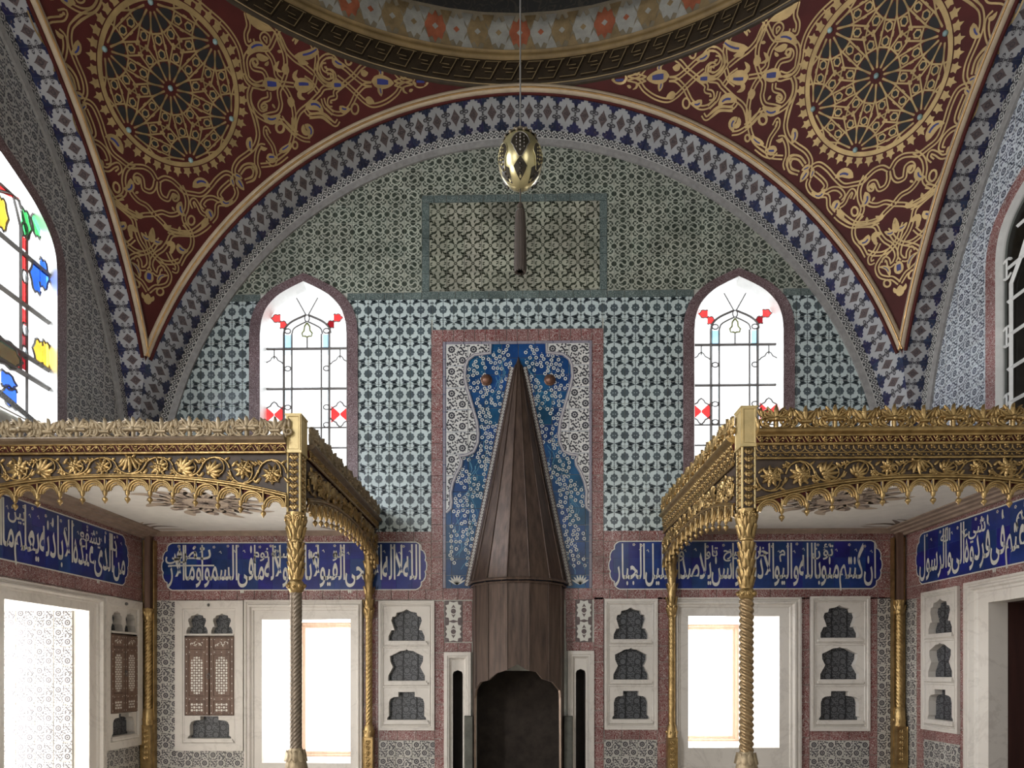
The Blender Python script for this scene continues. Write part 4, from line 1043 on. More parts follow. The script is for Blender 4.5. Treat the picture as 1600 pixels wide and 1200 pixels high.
def niche_cell(th, M, r, kinds, depth=.08, yface=-.012, ledge=True):
    """marble plate over r pierced by shaped niches; kinds = [(shape, cx, zb, w, ht)]"""
    holes = [hole(*k) for k in kinds]
    mb = MB().holed(rp(r), holes, yface); mb.build('niche_plate', MARB, th, M)
    for h, k in zip(holes, kinds):
        o = MB().loft([[(a, yface, b) for a, b in h], [(a, depth, b) for a, b in h]]).build('niche', MARB, th, M)
        x0, x1 = min(p[0] for p in h) - .01, max(p[0] for p in h) + .01; z0, z1 = min(p[1] for p in h) - .01, max(p[1] for p in h) + .01
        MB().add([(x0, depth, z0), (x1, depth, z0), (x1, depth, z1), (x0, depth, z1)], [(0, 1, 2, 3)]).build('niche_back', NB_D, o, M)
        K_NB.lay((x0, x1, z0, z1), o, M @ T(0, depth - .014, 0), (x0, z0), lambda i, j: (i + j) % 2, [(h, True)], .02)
        if ledge: MB().box(x0 - .01, x1 + .01, yface - .018, yface + .004, z0 - .012, z0 + .006).box(x0 - .025, x1 + .025, yface - .028, yface + .004, z0 - .034, z0 - .012).build('ledge', MARB, th, M)
def niche_panel(r, M, label):
    th = thing('wall_niche', M @ V((r[0], 0, r[2])), label, 'wall niche', 'marble niche panels')
    w, h = r[1] - r[0], r[3] - r[2]
    inn = (r[0] + .075 * w, r[1] - .075 * w, r[2] + .035 * h, r[3] - .035 * h)
    MB().loft(frame_loops(r, inn, [(0, .012), (0, -.03), (.55, -.032), (.65, -.022), (.85, -.022), (1, -.012)])).build('surround', MARB, th, M)
    MB().loft([[(a, y, b) for a, b in rp((r[0] - .004, r[1] + .004, r[2] - .004, r[3] + .004))] for y in (.0, .13)]).box(r[0] - .01, r[1] + .01, .13, .16, r[2] - .01, r[3] + .01).build('backing', NB_D, th, M)  # closed box added behind the panel to stop sky leaking in
    cx = (r[0] + r[1]) / 2; z0, hh = inn[2], inn[3] - inn[2]
    dz = [(0, .325), (.325, .655), (.655, 1.0)]
    for (a, b), H in zip(dz, (H3, H2, H1)):
        rr = (inn[0], inn[1], z0 + a * hh, z0 + b * hh); ch = (b - a) * hh
        niche_cell(th, M, rr, [(H, cx, rr[2] + .15 * ch, w * .98, ch * .86)])
        MB().loft(frame_loops(rr, (rr[0] + .012, rr[1] - .012, rr[2] + .012, rr[3] - .012), [(0, -.012), (0, -.024), (.6, -.024), (1, -.014)])).build('cell_fillet', MARB, th, M)
    return th
niche_panel(NICH[0], MBK, 'tall marble panel of three shaped niches left of the hood')
niche_panel(NICH[1], MBK, 'tall marble panel of three shaped niches right of the hood')
niche_panel(NICH[2], MBK, 'tall marble panel of three niches between lower window and gilded corner post')
niche_panel(RNIC, MRT, 'narrow looking marble panel of three niches beside the dark doorway')
def slit(r, M, label):
    th = thing('slit_niche', M @ V((r[0], 0, r[2])), label, 'wall niche', 'slender marble niches beside the hood')
    w = r[1] - r[0]; inn = (r[0] + .27 * w, r[1] - .27 * w, r[2] + .1, r[3] - .09)
    MB().loft(frame_loops(r, inn, [(0, .012), (0, -.03), (.45, -.032), (.52, -.02), (.70, -.02), (.8, 0), (1, .02)])).build('surround', MARB, th, M)
    cx = (r[0] + r[1]) / 2; zt = inn[3] - .115; hw = w * .185
    hl = [(cx - hw, r[2] + .12), (cx - hw, zt - .045), (cx - hw * .8, zt - .018), (cx, zt), (cx + hw * .8, zt - .018), (cx + hw, zt - .045), (cx + hw, r[2] + .12)]
    MB().holed(rp(inn), [hl], .02).build('niche_plate', MARB, th, M)
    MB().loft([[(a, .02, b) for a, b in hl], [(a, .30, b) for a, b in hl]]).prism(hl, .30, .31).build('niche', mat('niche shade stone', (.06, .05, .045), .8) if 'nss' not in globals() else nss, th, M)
slit(SLIT[0], MBK, 'slender marble slit niche directly left of the hood'); slit(SLIT[1], MBK, 'slender marble slit niche directly right of the hood')

# ------------------------------------------------------------------ inlaid cupboards
def cupboard(r, M, label, hinge=1):
    th = thing('wall_cupboard', M @ V((r[0], 0, r[2])), label, 'cupboard', 'inlaid wall cupboards')
    w, h = r[1] - r[0], r[3] - r[2]
    X = lambda t: r[0] + w * t
    Z = lambda t: r[3] - h * t
    inn = (X(.135), X(.865), Z(.935), Z(.065))
    MB().loft(frame_loops(r, inn, [(0, .012), (0, -.03), (.8, -.03), (.86, -.02), (1, -.014)])).build('surround', MARB, th, M)
    zt, zd0, zd1 = Z(.225), Z(.765), Z(.24)
    MB().loft([[(a, y, b) for a, b in rp((r[0] - .004, r[1] + .004, r[2] - .004, r[3] + .004))] for y in (.0, .13)]).box(r[0] - .01, r[1] + .01, .13, .16, r[2] - .01, r[3] + .01).build('backing', NB_D, th, M)  # added box keeps sky from leaking past the doors
    cw = (inn[1] - inn[0]) / 2; cx = (inn[0] + inn[1]) / 2
    top = (inn[0], inn[1], zt, inn[3])
    niche_cell(th, M, top, [(H1, inn[0] + cw * .5, zt + .012, cw * 1.30, (inn[3] - zt) * .95), (H1, inn[0] + cw * 1.5, zt + .012, cw * 1.30, (inn[3] - zt) * .95)], .09, -.012, False)
    MB().box(inn[0], inn[1], -.034, 0, zt - .012, zt + .006).build('ledge', MARB, th, M)
    bot = (inn[0], inn[1], inn[2], zd0)
    niche_cell(th, M, bot, [(H3, cx, inn[2] + .03, cw * 2.45, (zd0 - inn[2]) * 1.05)], .09, -.012)
    MB().box(inn[0], inn[1], .03, .05, zd0, zt).build('carcass', WOOD, th, M)
    for s in (0, 1):
        a0 = inn[0] + .03 * cw + s * cw; a1 = a0 + cw * .96; dw, dh = a1 - a0, zd1 - zd0
        dr = MB().bbox(a0, a1, -.026, .03, zd0 + .006, zd1 - .004, .004).build('door', WOOD, th, M)
        P = [(.02, .19, 'b'), (.24, .78, 'm'), (.83, .98, 't')]
        for z0, z1, k in P:
            q = (a0 + .19 * dw, a1 - .19 * dw, zd0 + dh * z0 + .012, zd0 + dh * z1 - .012)
            MB().loft(frame_loops((q[0] - .012, q[1] + .012, q[2] - .012, q[3] + .012), q, [(0, -.026), (0, -.034), (.6, -.034), (1, -.024)])).build('door_moulding', WOOD, dr, M)
            A = Art(); ww, hh = q[1] - q[0] - .03, q[3] - q[2] - .03; mx, mz = (q[0] + q[1]) / 2, (q[2] + q[3]) / 2
            st = ww / 5 if k != 't' else ww / 7
            if k != 't':
                ny = int(hh / st)
                for i in range(5):
                    for j in range(ny):
                        if k == 'b' and (i - 2) ** 2 + (j - (ny - 1) / 2) ** 2 * (25 / ny / ny) > 6.8: continue
                        if k == 'm' and (j in (0, ny - 1)) and i in (0, 4): continue
                        px_, pz_ = mx + (i - 2) * st, mz + (j - (ny - 1) / 2) * hh / ny
                        if (i + j) % 2 == 0: A(flower(px_, pz_, st * .60, 6, .6), 0)
                        else: A(disc(px_, pz_, st * .34, 4), 0)
            else:
                rr = random.Random(3 + s)
                for i in range(9):
                    t = rr.uniform(0, 3); px_, pz_ = mx + (i - 4) * ww / 9.5, mz + rr.uniform(-.25, .25) * hh
                    A(leaf(px_ - .008, pz_ - .018 * cos(t), px_ + .008, pz_ + .018 * cos(t), .009, .4), 0)
            mb = MB(); A.into(mb, lambda a, b, e: (a, -.0255 - e, b)); tag(mb.build('inlay', NACRE, dr, M), 'mother of pearl inlay', kind='stuff')
        A = Art()
        for t in [k / 10 for k in range(11)]:
            for xx in (.07, .93):
                pass
                A(disc(a0 + dw * xx, zd0 + .03 + (dh - .06) * t, .0055, 4, .008), 0)
        for z_ in (.03, .21, .805, .965):
            for xx in (.2, .5, .8): A(disc(a0 + dw * xx, zd0 + dh * z_, .008, 4, .0055), 0)
        mb = MB(); A.into(mb, lambda a, b, e: (a, -.0265 - e, b)); tag(mb.build('inlay', NACRE, dr, M), 'mother of pearl studs', kind='stuff')
        if s == 1: MB().tube([(a0 - .008 + .018 * cos(t), -.045, (zd0 + zd1) / 2 + .028 * sin(t)) for t in [2 * pi * k / 12 for k in range(13)]], .004, 5).blob((a0 - .008, -.036, (zd0 + zd1) / 2 + .028), .010, .012, .010, 6).build('handle', LEAD, dr, M)
    MB().blob(((r[0] + r[1]) / 2, -.04, r[3] - .05), .014, .022, .018, 7).tube([((r[0] + r[1]) / 2, 0, r[3] - .035), ((r[0] + r[1]) / 2, -.04, r[3] - .04)], .005, 5).build('hook', LEAD, th, M)
    return th
cupboard(CUPB, MBK, 'marble wall cupboard with pearl inlaid walnut doors beside the lower window')
cupboard(LNIC, MLF, 'marble wall cupboard with inlaid doors in the left wall by the corner post')

# ------------------------------------------------------------------ framed blossom panel behind the hood
HX = BX(810)
bp = thing('blossom_tile_panel', (HX, YB, zc0), 'blue blossom tile panel with white floral sides behind the copper hood', 'tile panel')
K_BP = TileKind(.19, [Art()], [BLUP])
bin_ = rect(692, 533, 925, 919)
K_BP.lay(bin_, bp, MBK @ T(0, 0, 0), (HX - .19 * 12, bin_[3] - .19 * 20), lambda i, j: 0)
spL = [(697, 538), (766, 538), (766, 552), (741, 555), (731, 563), (727, 573), (726, 590), (729, 605), (737, 632), (745, 660), (747, 678), (746, 692), (740, 706), (730, 711), (718, 713), (721, 720), (720, 728), (713, 740), (707, 755), (704, 770), (705, 785), (704, 794), (697, 801)]
K_WF = TileKind(.25, [art_floral(51), art_floral(52)], [mat('white floral ground', (.62, .61, .58), .3, var=.08), mat('white floral glaze', (.05, .05, .06), .3)])
for s in (1, -1):
    P = [B2(u, v) for u, v in spL]
    if s < 0: P = [(2 * HX - x, z) for x, z in P]
    r = (min(p[0] for p in P), max(p[0] for p in P), min(p[1] for p in P), max(p[1] for p in P))
    K_WF.lay(r, bp, MBK @ T(0, -.006, 0), (r[0] if s > 0 else r[1] - 2.5, r[3] - 5.0), lambda i, j: (i + j) % 2, [(P, True)], .02)
    Q = P[1:] ; mb = MB()
    for w, y, in ((.036, -.010), ): Art()(stroke(Q, w), 0).into(mb, lambda a, b, e: (a, y - e, b))
    mb.build('ogee_border', LILAC, bp, MBK)
    mb = MB(); Art()(stroke(Q, .008), 0).into(mb, lambda a, b, e: (a, -.0115 - e, b)); mb.build('ogee_line', WHT, bp, MBK)
lb = .036
for r in ((bin_[0], bin_[0] + lb, bin_[2], bin_[3]), (bin_[1] - lb, bin_[1], bin_[2], bin_[3]), (bin_[0] + lb, bin_[1] - lb, bin_[3] - lb, bin_[3])): run(r, LILAC, bp, MBK @ T(0, -.008, 0), .2)
# blossoms and branches
inb = lambda x, z: bin_[0] + .05 < x < bin_[1] - .05 and bin_[2] + .04 < z < bin_[3] - .05 and not inside((x, z), [B2(u, v) for u, v in spL]) and not inside((2 * HX - x, z), [B2(u, v) for u, v in spL])
ztip, zlip = BZ(808, 557), BZ(740, 913)
def hoodw(z): return .545 * max(0, min(1, (ztip - z) / (ztip - zlip)))
r = random.Random(9); A = Art(); occ = []
for i in range(5200):
    x, z = r.uniform(bin_[0], bin_[1]), r.uniform(bin_[2], bin_[3])
    if not inb(x, z) or not inb(x - .03, z) or not inb(x + .03, z) or abs(x - HX) < hoodw(z) + .075: continue
    if z < BZ(700, 885): continue
    if any((x - a) ** 2 + (z - b) ** 2 < .041 ** 2 for a, b in occ): continue
    if sin(x * 17 + z * 9) * sin(z * 7 - x * 5) < -.45: continue
    occ.append((x, z)); A(ring(x, z, .0105, .0205, 9), 0)
    A(disc(x + r.uniform(-.03, .03), z + .033, .005, 5), 0)
for i in range(46):
    s = r.choice((-1, 1)); z = r.uniform(bin_[2] + .1, bin_[3] - .35); x = HX + s * (hoodw(z) + r.uniform(.09, .3))
    pts = [(x + s * .03 * sin(k * 1.1 + i) - s * .01 * k, z + .045 * k) for k in range(6)]
    if all(inb(*p) for p in pts): A(stroke(pts, .006), 1)
for s in (-1, 1):
    for k in range(7):
        cx = HX + s * .70; a = radians(30 + 20 * k); A(leaf(cx, bin_[2] + .04, cx + .11 * cos(a), bin_[2] + .04 + .11 * sin(a), .022), 0)
mb = MB(); A.into(mb, lambda a, b, e: (a, -.0015 - e, b)); tag(mb.build('blossom', [WHT, PALEB], bp, MBK), 'white ring blossoms on pale branches', kind='stuff')
for s in (-1, 1):                       # beaded border hugging the hood
    z0, z1 = zlip - .02, ztip - .12
    a, b = HX + s * (hoodw(z0) + .045), HX + s * (hoodw(z1) + .045)
    mb = MB(); L_ = Art(); L_(stroke([(a, z0), (b, z1)], .055), 1)
    n = 70
    for k in range(n): L_(ring(a + (b - a) * (k + .5) / n, z0 + (z1 - z0) * (k + .5) / n, .007, .016, 7), 0, 2)
    L_.into(mb, lambda p, q, e: (p, -.0025 - e, q)); mb.build('beaded_border', [WHT, DI_K], bp, MBK)
COPPER = mat('copper boss', (.20, .10, .065), .45, .5, var=.3)
for u, side in ((760, 'left'), (859, 'right')):
    x, z = B2(u, 594); k = thing('copper_boss', (x, YB, z), 'round copper boss on the blue panel %s of the hood tip' % side, 'boss', 'copper bosses on the blue panel')
    mb = MB(); mb.lathe([(.058, 0), (.056, .012), (.042, .032), (.02, .046), (.0, .050)], 16)
    mb.build('dome', COPPER, k, T(x, YB - .001, z) @ RX(pi / 2))
    mb = MB(); mb.lathe([(.065, 0), (.066, .006), (.056, .010)], 16); mb.build('rim', COPPER, k, T(x, YB - .001, z) @ RX(pi / 2))

# ------------------------------------------------------------------ the hood
def mat_copper(name):
    m, nt, p = nodes(name); L = nt.links.new
    geo = N(nt, 'ShaderNodeNewGeometry'); mp = N(nt, 'ShaderNodeMapping'); mp.inputs['Scale'].default_value = (1, 1, .12); L(geo.outputs['Position'], mp.inputs['Vector'])
    no = N(nt, 'ShaderNodeTexNoise', i_Scale=22.0, i_Detail=6.0, i_Roughness=.6); L(mp.outputs[0], no.inputs['Vector'])
    cr = N(nt, 'ShaderNodeValToRGB'); cr.color_ramp.elements[0].color = (.048, .031, .025, 1); cr.color_ramp.elements[1].color = (.14, .093, .070, 1); cr.color_ramp.elements[0].position = .3; cr.color_ramp.elements[1].position = .75
    L(no.outputs['Fac'], cr.inputs[0]); L(cr.outputs[0], p.inputs['Base Color'])
    p.inputs['Metallic'].default_value = .35; p.inputs['Roughness'].default_value = .42
    return m
HOODM = mat_copper('aged copper sheet'); SOOT = mat('sooty brick', (.055, .042, .034), .9, var=.3)
hood = thing('fireplace_hood', (HX, YB, 0), 'tall pointed brown copper fireplace hood with faceted sides', 'fireplace hood')
NF = 7; angs = [pi * k / NF for k in range(NF + 1)]
def hp(rad, a, z): return V((HX - rad * cos(a), YB - rad * sin(a), z))
rb = .545
prof = [(0.0, ztip), (.035, ztip - .10), (.075, ztip - .28), (.30, ztip - 1.42), (rb, zlip)]
for k in range(NF):
    a, b = angs[k], angs[k + 1]
    rows = [[hp(r_, a, z), hp(r_, b, z)] for r_, z in prof]
    mb = MB()
    for i in range(len(rows) - 1): mb.add(rows[i] + rows[i + 1], [(0, 1, 3, 2)] if i else [(0, 3, 2)])
    mb.build('hood_panel', HOODM, hood)
for k in range(NF + 1): MB().tube([hp(r_ + .004, angs[k], z) for r_, z in prof[1:]], [.004, .005, .007, .009], 4).build('seam', HOODM, hood)
lip = [hp(rb + .012, a, zlip) for a in angs]
MB().tube(lip, .018, 6, smooth=False).build('lip', HOODM, hood); MB().tube([hp(rb - .005, a, zlip - .035) for a in angs], .012, 6, smooth=False).build('lip', HOODM, hood)
cutp = [(-1.01, 1400), (-.955, 1400), (-.95, 1095), (-.91, 1078), (-.80, 1066), (-.62, 1063), (-.45, 1052), (-.24, 1047), (-.10, 1041), (-.02, 1038), (.05, 1041), (.18, 1047), (.38, 1050), (.50, 1061), (.72, 1066), (.90, 1081), (.93, 1400), (1.01, 1400)]
def zcut(t):
    for (a, va), (b, vb) in zip(cutp, cutp[1:]):
        if a <= t <= b:
            v = va + (vb - va) * (t - a) / (b - a); return max(.25, 1.6 + (CY - v) * (YB - .45) / F)
    return .25
rl = .520
for k in range(NF):
    a, b = angs[k], angs[k + 1]; A_, B_ = hp(rl, a, 0), hp(rl, b, 0); n = 18; mb = MB(); inn = SOOT
    top, bot, ti, bi = [], [], [], []
    for j in range(n + 1):
        p = A_.lerp(B_, j / n); t = (p.x - HX) / rl; zc_ = zcut(t)
        q = V((HX + (p.x - HX) * .955, YB + (p.y - YB) * .94, 0))
        top.append((p.x, p.y, zlip - .03)); bot.append((p.x, p.y, zc_)); ti.append((q.x, q.y, zlip - .03)); bi.append((q.x, q.y, zc_))
    mb.loft([top, bot], 0, False); mb.loft([bot, bi], 1, False); mb.loft([bi, ti], 2, False)
    mb.build('skirt_panel', [HOODM, mat('lit copper edge', (.30, .22, .17), .4, .5), inn], hood)  # light on the skirt's cut edge put into a brighter copper
    if k: MB().tube([hp(rl + .003, a, zlip - .03), hp(rl + .003, a, zcut(-cos(a)))], .006, 4).build('seam', HOODM, hood)
# firebox in the wall
fb = HRT
MB().loft([[(x, y, z) for x, z in rp((fb[0], fb[1], .2, fb[3]))] for y in (.012, .5)]).prism(rp((fb[0], fb[1], .2, fb[3])), .5, .52).build('firebox', SOOT, hood, MBK)
STN = mat('mossy hearth stone', (.10, .10, .085), .7, var=.3)
for s in (-1, 1): MB().bbox(HX + s * .56 - .05, HX + s * .56 + .05, YB - .10, YB + .01, .0, BZ(737, 1118), .01).build('hearth_cheek', STN, hood)
MB().box(HX - .55, HX + .55, YB - .62, YB + .3, 0, .25).build('hearth', STN, hood)

# ------------------------------------------------------------------ gilded canopies
def spiral(cx, cz, r0, r1, a0, turns, n=14, s=1):
    return [(cx + s * (r0 + (r1 - r0) * t) * cos(a0 + 2 * pi * turns * t), cz + (r0 + (r1 - r0) * t) * sin(a0 + 2 * pi * turns * t)) for t in [i / n for i in range(n + 1)]]
def rod(mb, pts, r, y=0.0, n=5, m=0):
    k = len(pts); rr = r if isinstance(r, list) else [r * (1 - .55 * i / (k - 1)) for i in range(k)]
    mb.tube([(x, y, z) for x, z in pts], rr, n, m); return mb
def plume(mb, x0, z0, ang, ln, w, y=0.0, curl=0.0, m=0):   # carved leaf with a raised rib
    pts = []; a = ang
    for i in range(6):
        pts.append((x0, z0)); x0 += cos(a) * ln / 5; z0 += sin(a) * ln / 5; a += curl / 5
    L, Rr = offs(pts, [w * v for v in (.40, .85, 1, .98, .78, .32)])
    vs = [(p[0], y + .006, p[1]) for p in L] + [(p[0], y - .010, p[1]) for p in pts] + [(p[0], y + .006, p[1]) for p in Rr]
    fs = []
    for i in range(5): fs += [(i, i + 1, 7 + i, 6 + i), (6 + i, 7 + i, 13 + i, 12 + i)]
    mb.add(vs, fs, m, True); return mb
def crest_unit(h, kind):
    """dense openwork of volutes, leaves and fans, about .2 m wide"""
    mb = MB()
    if kind == 0:
        for s in (1, -1):
            rod(mb, spline([(s * .010, .0), (s * .045, .008), (s * .085, .022)], 4) + [(s * x, z) for x, z in spiral(.062, .058, .042, .010, -.9, 1.35)], .0155)
            rod(mb, [(s * x, z) for x, z in spiral(.050, h * .70, .036, .009, -2.4, 1.35)], .0125)
            rod(mb, spline([(s * .0, h * .40), (s * .05, h * .47), (s * .10, h * .60), (s * .118, h * .82), (s * .095, h * .90)], 4), .012)
            for k, (an, ln) in enumerate(((.35, .62), (.75, .60), (1.2, .50))): plume(mb, s * .008, h * .42, pi / 2 - s * an, h * ln, .028, -.010 + k * .003, -s * .5)
            plume(mb, s * .035, .005, pi / 2 - s * .8, .075, .030, -.004, s * .6); plume(mb, s * .112, .0, pi / 2 - s * .1, h * .55, .030, -.002, -s * .3); plume(mb, s * .09, h * .52, pi / 2 - s * .3, h * .42, .028, -.006, s * .4)
            mb.blob((s * .062, -.016, .058), .012, .010, .012, 6); mb.blob((s * .050, -.014, h * .70), .010, .008, .010, 6)
        plume(mb, 0, h * .38, pi / 2, h * .62, .038, -.016)
        mb.tube([(0, -.004, 0), (0, -.004, h * .42)], .016, 6); mb.tube([(-.062, -.010, h * .40), (.062, -.010, h * .40)], .015, 6)
        mb.blob((0, -.020, h * .40), .020, .014, .020, 7)
    else:
        for s in (1, -1):
            rod(mb, spline([(s * .0, h * .30), (s * .03, h * .34), (s * .055, h * .50)], 4) + [(s * x, z) for x, z in spiral(.034, h * .60, .032, .008, -.5, 1.25)], .0125)
            rod(mb, [(s * x, z) for x, z in spiral(.085, h * .30, .034, .008, 2.4, 1.2)], .012)
            rod(mb, spline([(0, h * .28), (s * .035, .012), (s * .075, .0)], 4), [.013] * 9)
            plume(mb, s * .008, h * .32, pi / 2 - s * .4, h * .60, .026, -.010, -s * .6); plume(mb, s * .05, h * .45, pi / 2 - s * .5, h * .46, .028, -.004, s * .5); plume(mb, s * .09, h * .45, pi / 2 + s * .1, h * .45, .026, -.002, -s * .3)
            plume(mb, s * .025, h * .02, pi / 2 + s * .3, h * .28, .022, -.002); plume(mb, s * .06, .0, pi / 2 - s * .5, h * .3, .024, -.002)
        plume(mb, 0, h * .30, pi / 2, h * .66, .034, -.014)
        mb.tube([(-.032, -.008, h * .30), (.032, -.008, h * .30)], .016, 6); mb.tube([(0, 0, 0), (0, 0, h * .3)], .014, 6)
    return mb
def flower_mesh(kind):
    mb = MB()
    if kind == 0:                                   # full round blossom
        for ring_, (k, ln, y) in enumerate(((9, .062, -.010), (7, .044, -.018), (5, .026, -.026))):
            for i in range(k): plume(mb, 0, 0, 2 * pi * i / k + ring_ * .3, ln, .022, y)
        mb.blob((0, -.03, 0), .012, .010, .012, 6)
    elif kind == 1:                                 # drooping tulip
        for i in range(5): plume(mb, (i - 2) * .012, .045, -pi / 2 + (i - 2) * .28, .098 - abs(i - 2) * .012, .026, -.012 - (2 - abs(i - 2)) * .006, (i - 2) * .25)
        plume(mb, 0, .04, .5, .05, .018, -.008, .8); plume(mb, 0, .04, pi - .5, .05, .018, -.008, -.8); mb.blob((0, -.018, .045), .02, .014, .012, 7)
    elif kind == 2:                                 # leafy palmette
        for i in range(7): plume(mb, -.03, -.03, radians(45 + (i - 3) * 27), .095 - abs(i - 3) * .012, .024, -.012 - (3 - abs(i - 3)) * .004, (i - 3) * -.12)
        mb.blob((-.03, -.02, -.03), .018, .012, .018, 6)
    else:                                           # small sprig
        for i in range(5): plume(mb, 0, 0, radians(90 + (i - 2) * 58), .036, .018, -.010)
        mb.blob((0, -.014, 0), .011, .009, .011, 6)
    return mb
FLM = [flower_mesh(k).mesh('frieze_flower', [GOLD]) for k in range(4)]
def scallop_mesh(w):
    mb = MB(); r = w * .47; A_ = [pi * i / 10 for i in range(11)]
    for k, (rr, y, t) in enumerate(((r, -.020, .010), (r - .014, -.012, .008), (r - .026, .0, .007))):
        mb.tube([(rr * cos(a), y, rr * sin(a) - .018) for a in A_], t, 5)
    # spandrel board above the arch
    o = [(r * cos(a), r * sin(a) - .018) for a in A_]; t = [(w / 2, .094)] + [(w / 2 - w * i / 10, .094) for i in range(1, 10)] + [(-w / 2, .094)]
    mb.loft([[(x, .0, z) for x, z in t], [(x, .0, z) for x, z in o]], 1, False)
    mb.loft([[(x, .03, z) for x, z in o], [(x, -.0, z) for x, z in o]], 0, False)
    for i in range(1, 10): mb.blob(((r - .034) * cos(A_[i]), .004, (r - .034) * sin(A_[i]) - .018), .0055, .006, .0065, 5, 0, 4)
    mb.tube([(w / 2, -.02, -.02), (w / 2, -.02, .07)], .008, 5)
    return mb.mesh('scallop', [GOLD, DRED])
def drop_mesh():
    return MB().lathe([(.0, -.078), (.004, -.074), (.006, -.068), (.013, -.060), (.017, -.050), (.013, -.041), (.005, -.036), (.005, -.030), (.010, -.026), (.012, -.018), (.014, -.008), (.014, .0)], 10).mesh('pendant_drop', [GOLD])
DROP = drop_mesh()
def band_leaf(kind, w):
    mb = MB(); h = .045
    if kind == 0:
        rod(mb, spline([(-w / 2, h * .5), (-w / 4, -h * .45), (0, 0), (w / 4, h * .45), (w / 2, -h * .5)], 4), [.0045] * 17)
        for i in range(5): plume(mb, -w * .22, .002, radians(50 + 65 * i), .022, .012, -.004)
        plume(mb, w * .22, -.004, 1.1, .026, .013, -.004); plume(mb, w * .22, -.004, 2.2, .022, .012, -.004); plume(mb, w * .05, -.01, -.3, .02, .01, -.004)
    else:
        for s in (1, -1): rod(mb, spline([(s * w / 2, h * .55), (s * w * .44, .0), (s * w * .22, -h * .30), (0, -h * .5)], 4), [.005] * 13)
        for a in (35, 90, 145, -35, 215): plume(mb, 0, h * .28, radians(a), .022, .010, -.005)
    return mb.mesh('band_ornament', [GOLD])
def extrude(prof, L, mb=None, m=0):
    mb = mb or MB(); k = len(prof)
    mb.loft([[(0, y, z) for y, z in prof], [(L, y, z) for y, z in prof]], m)
    mb.add([(0, y, z) for y, z in prof], [tuple(range(k))], m); mb.add([(L, y, z) for y, z in prof], [tuple(range(k))[::-1]], m)
    return mb
CORN = mat('dull brown gilding', (.17, .12, .075), .5, .3, var=.25, scale=14, bump=.3, bscale=120)
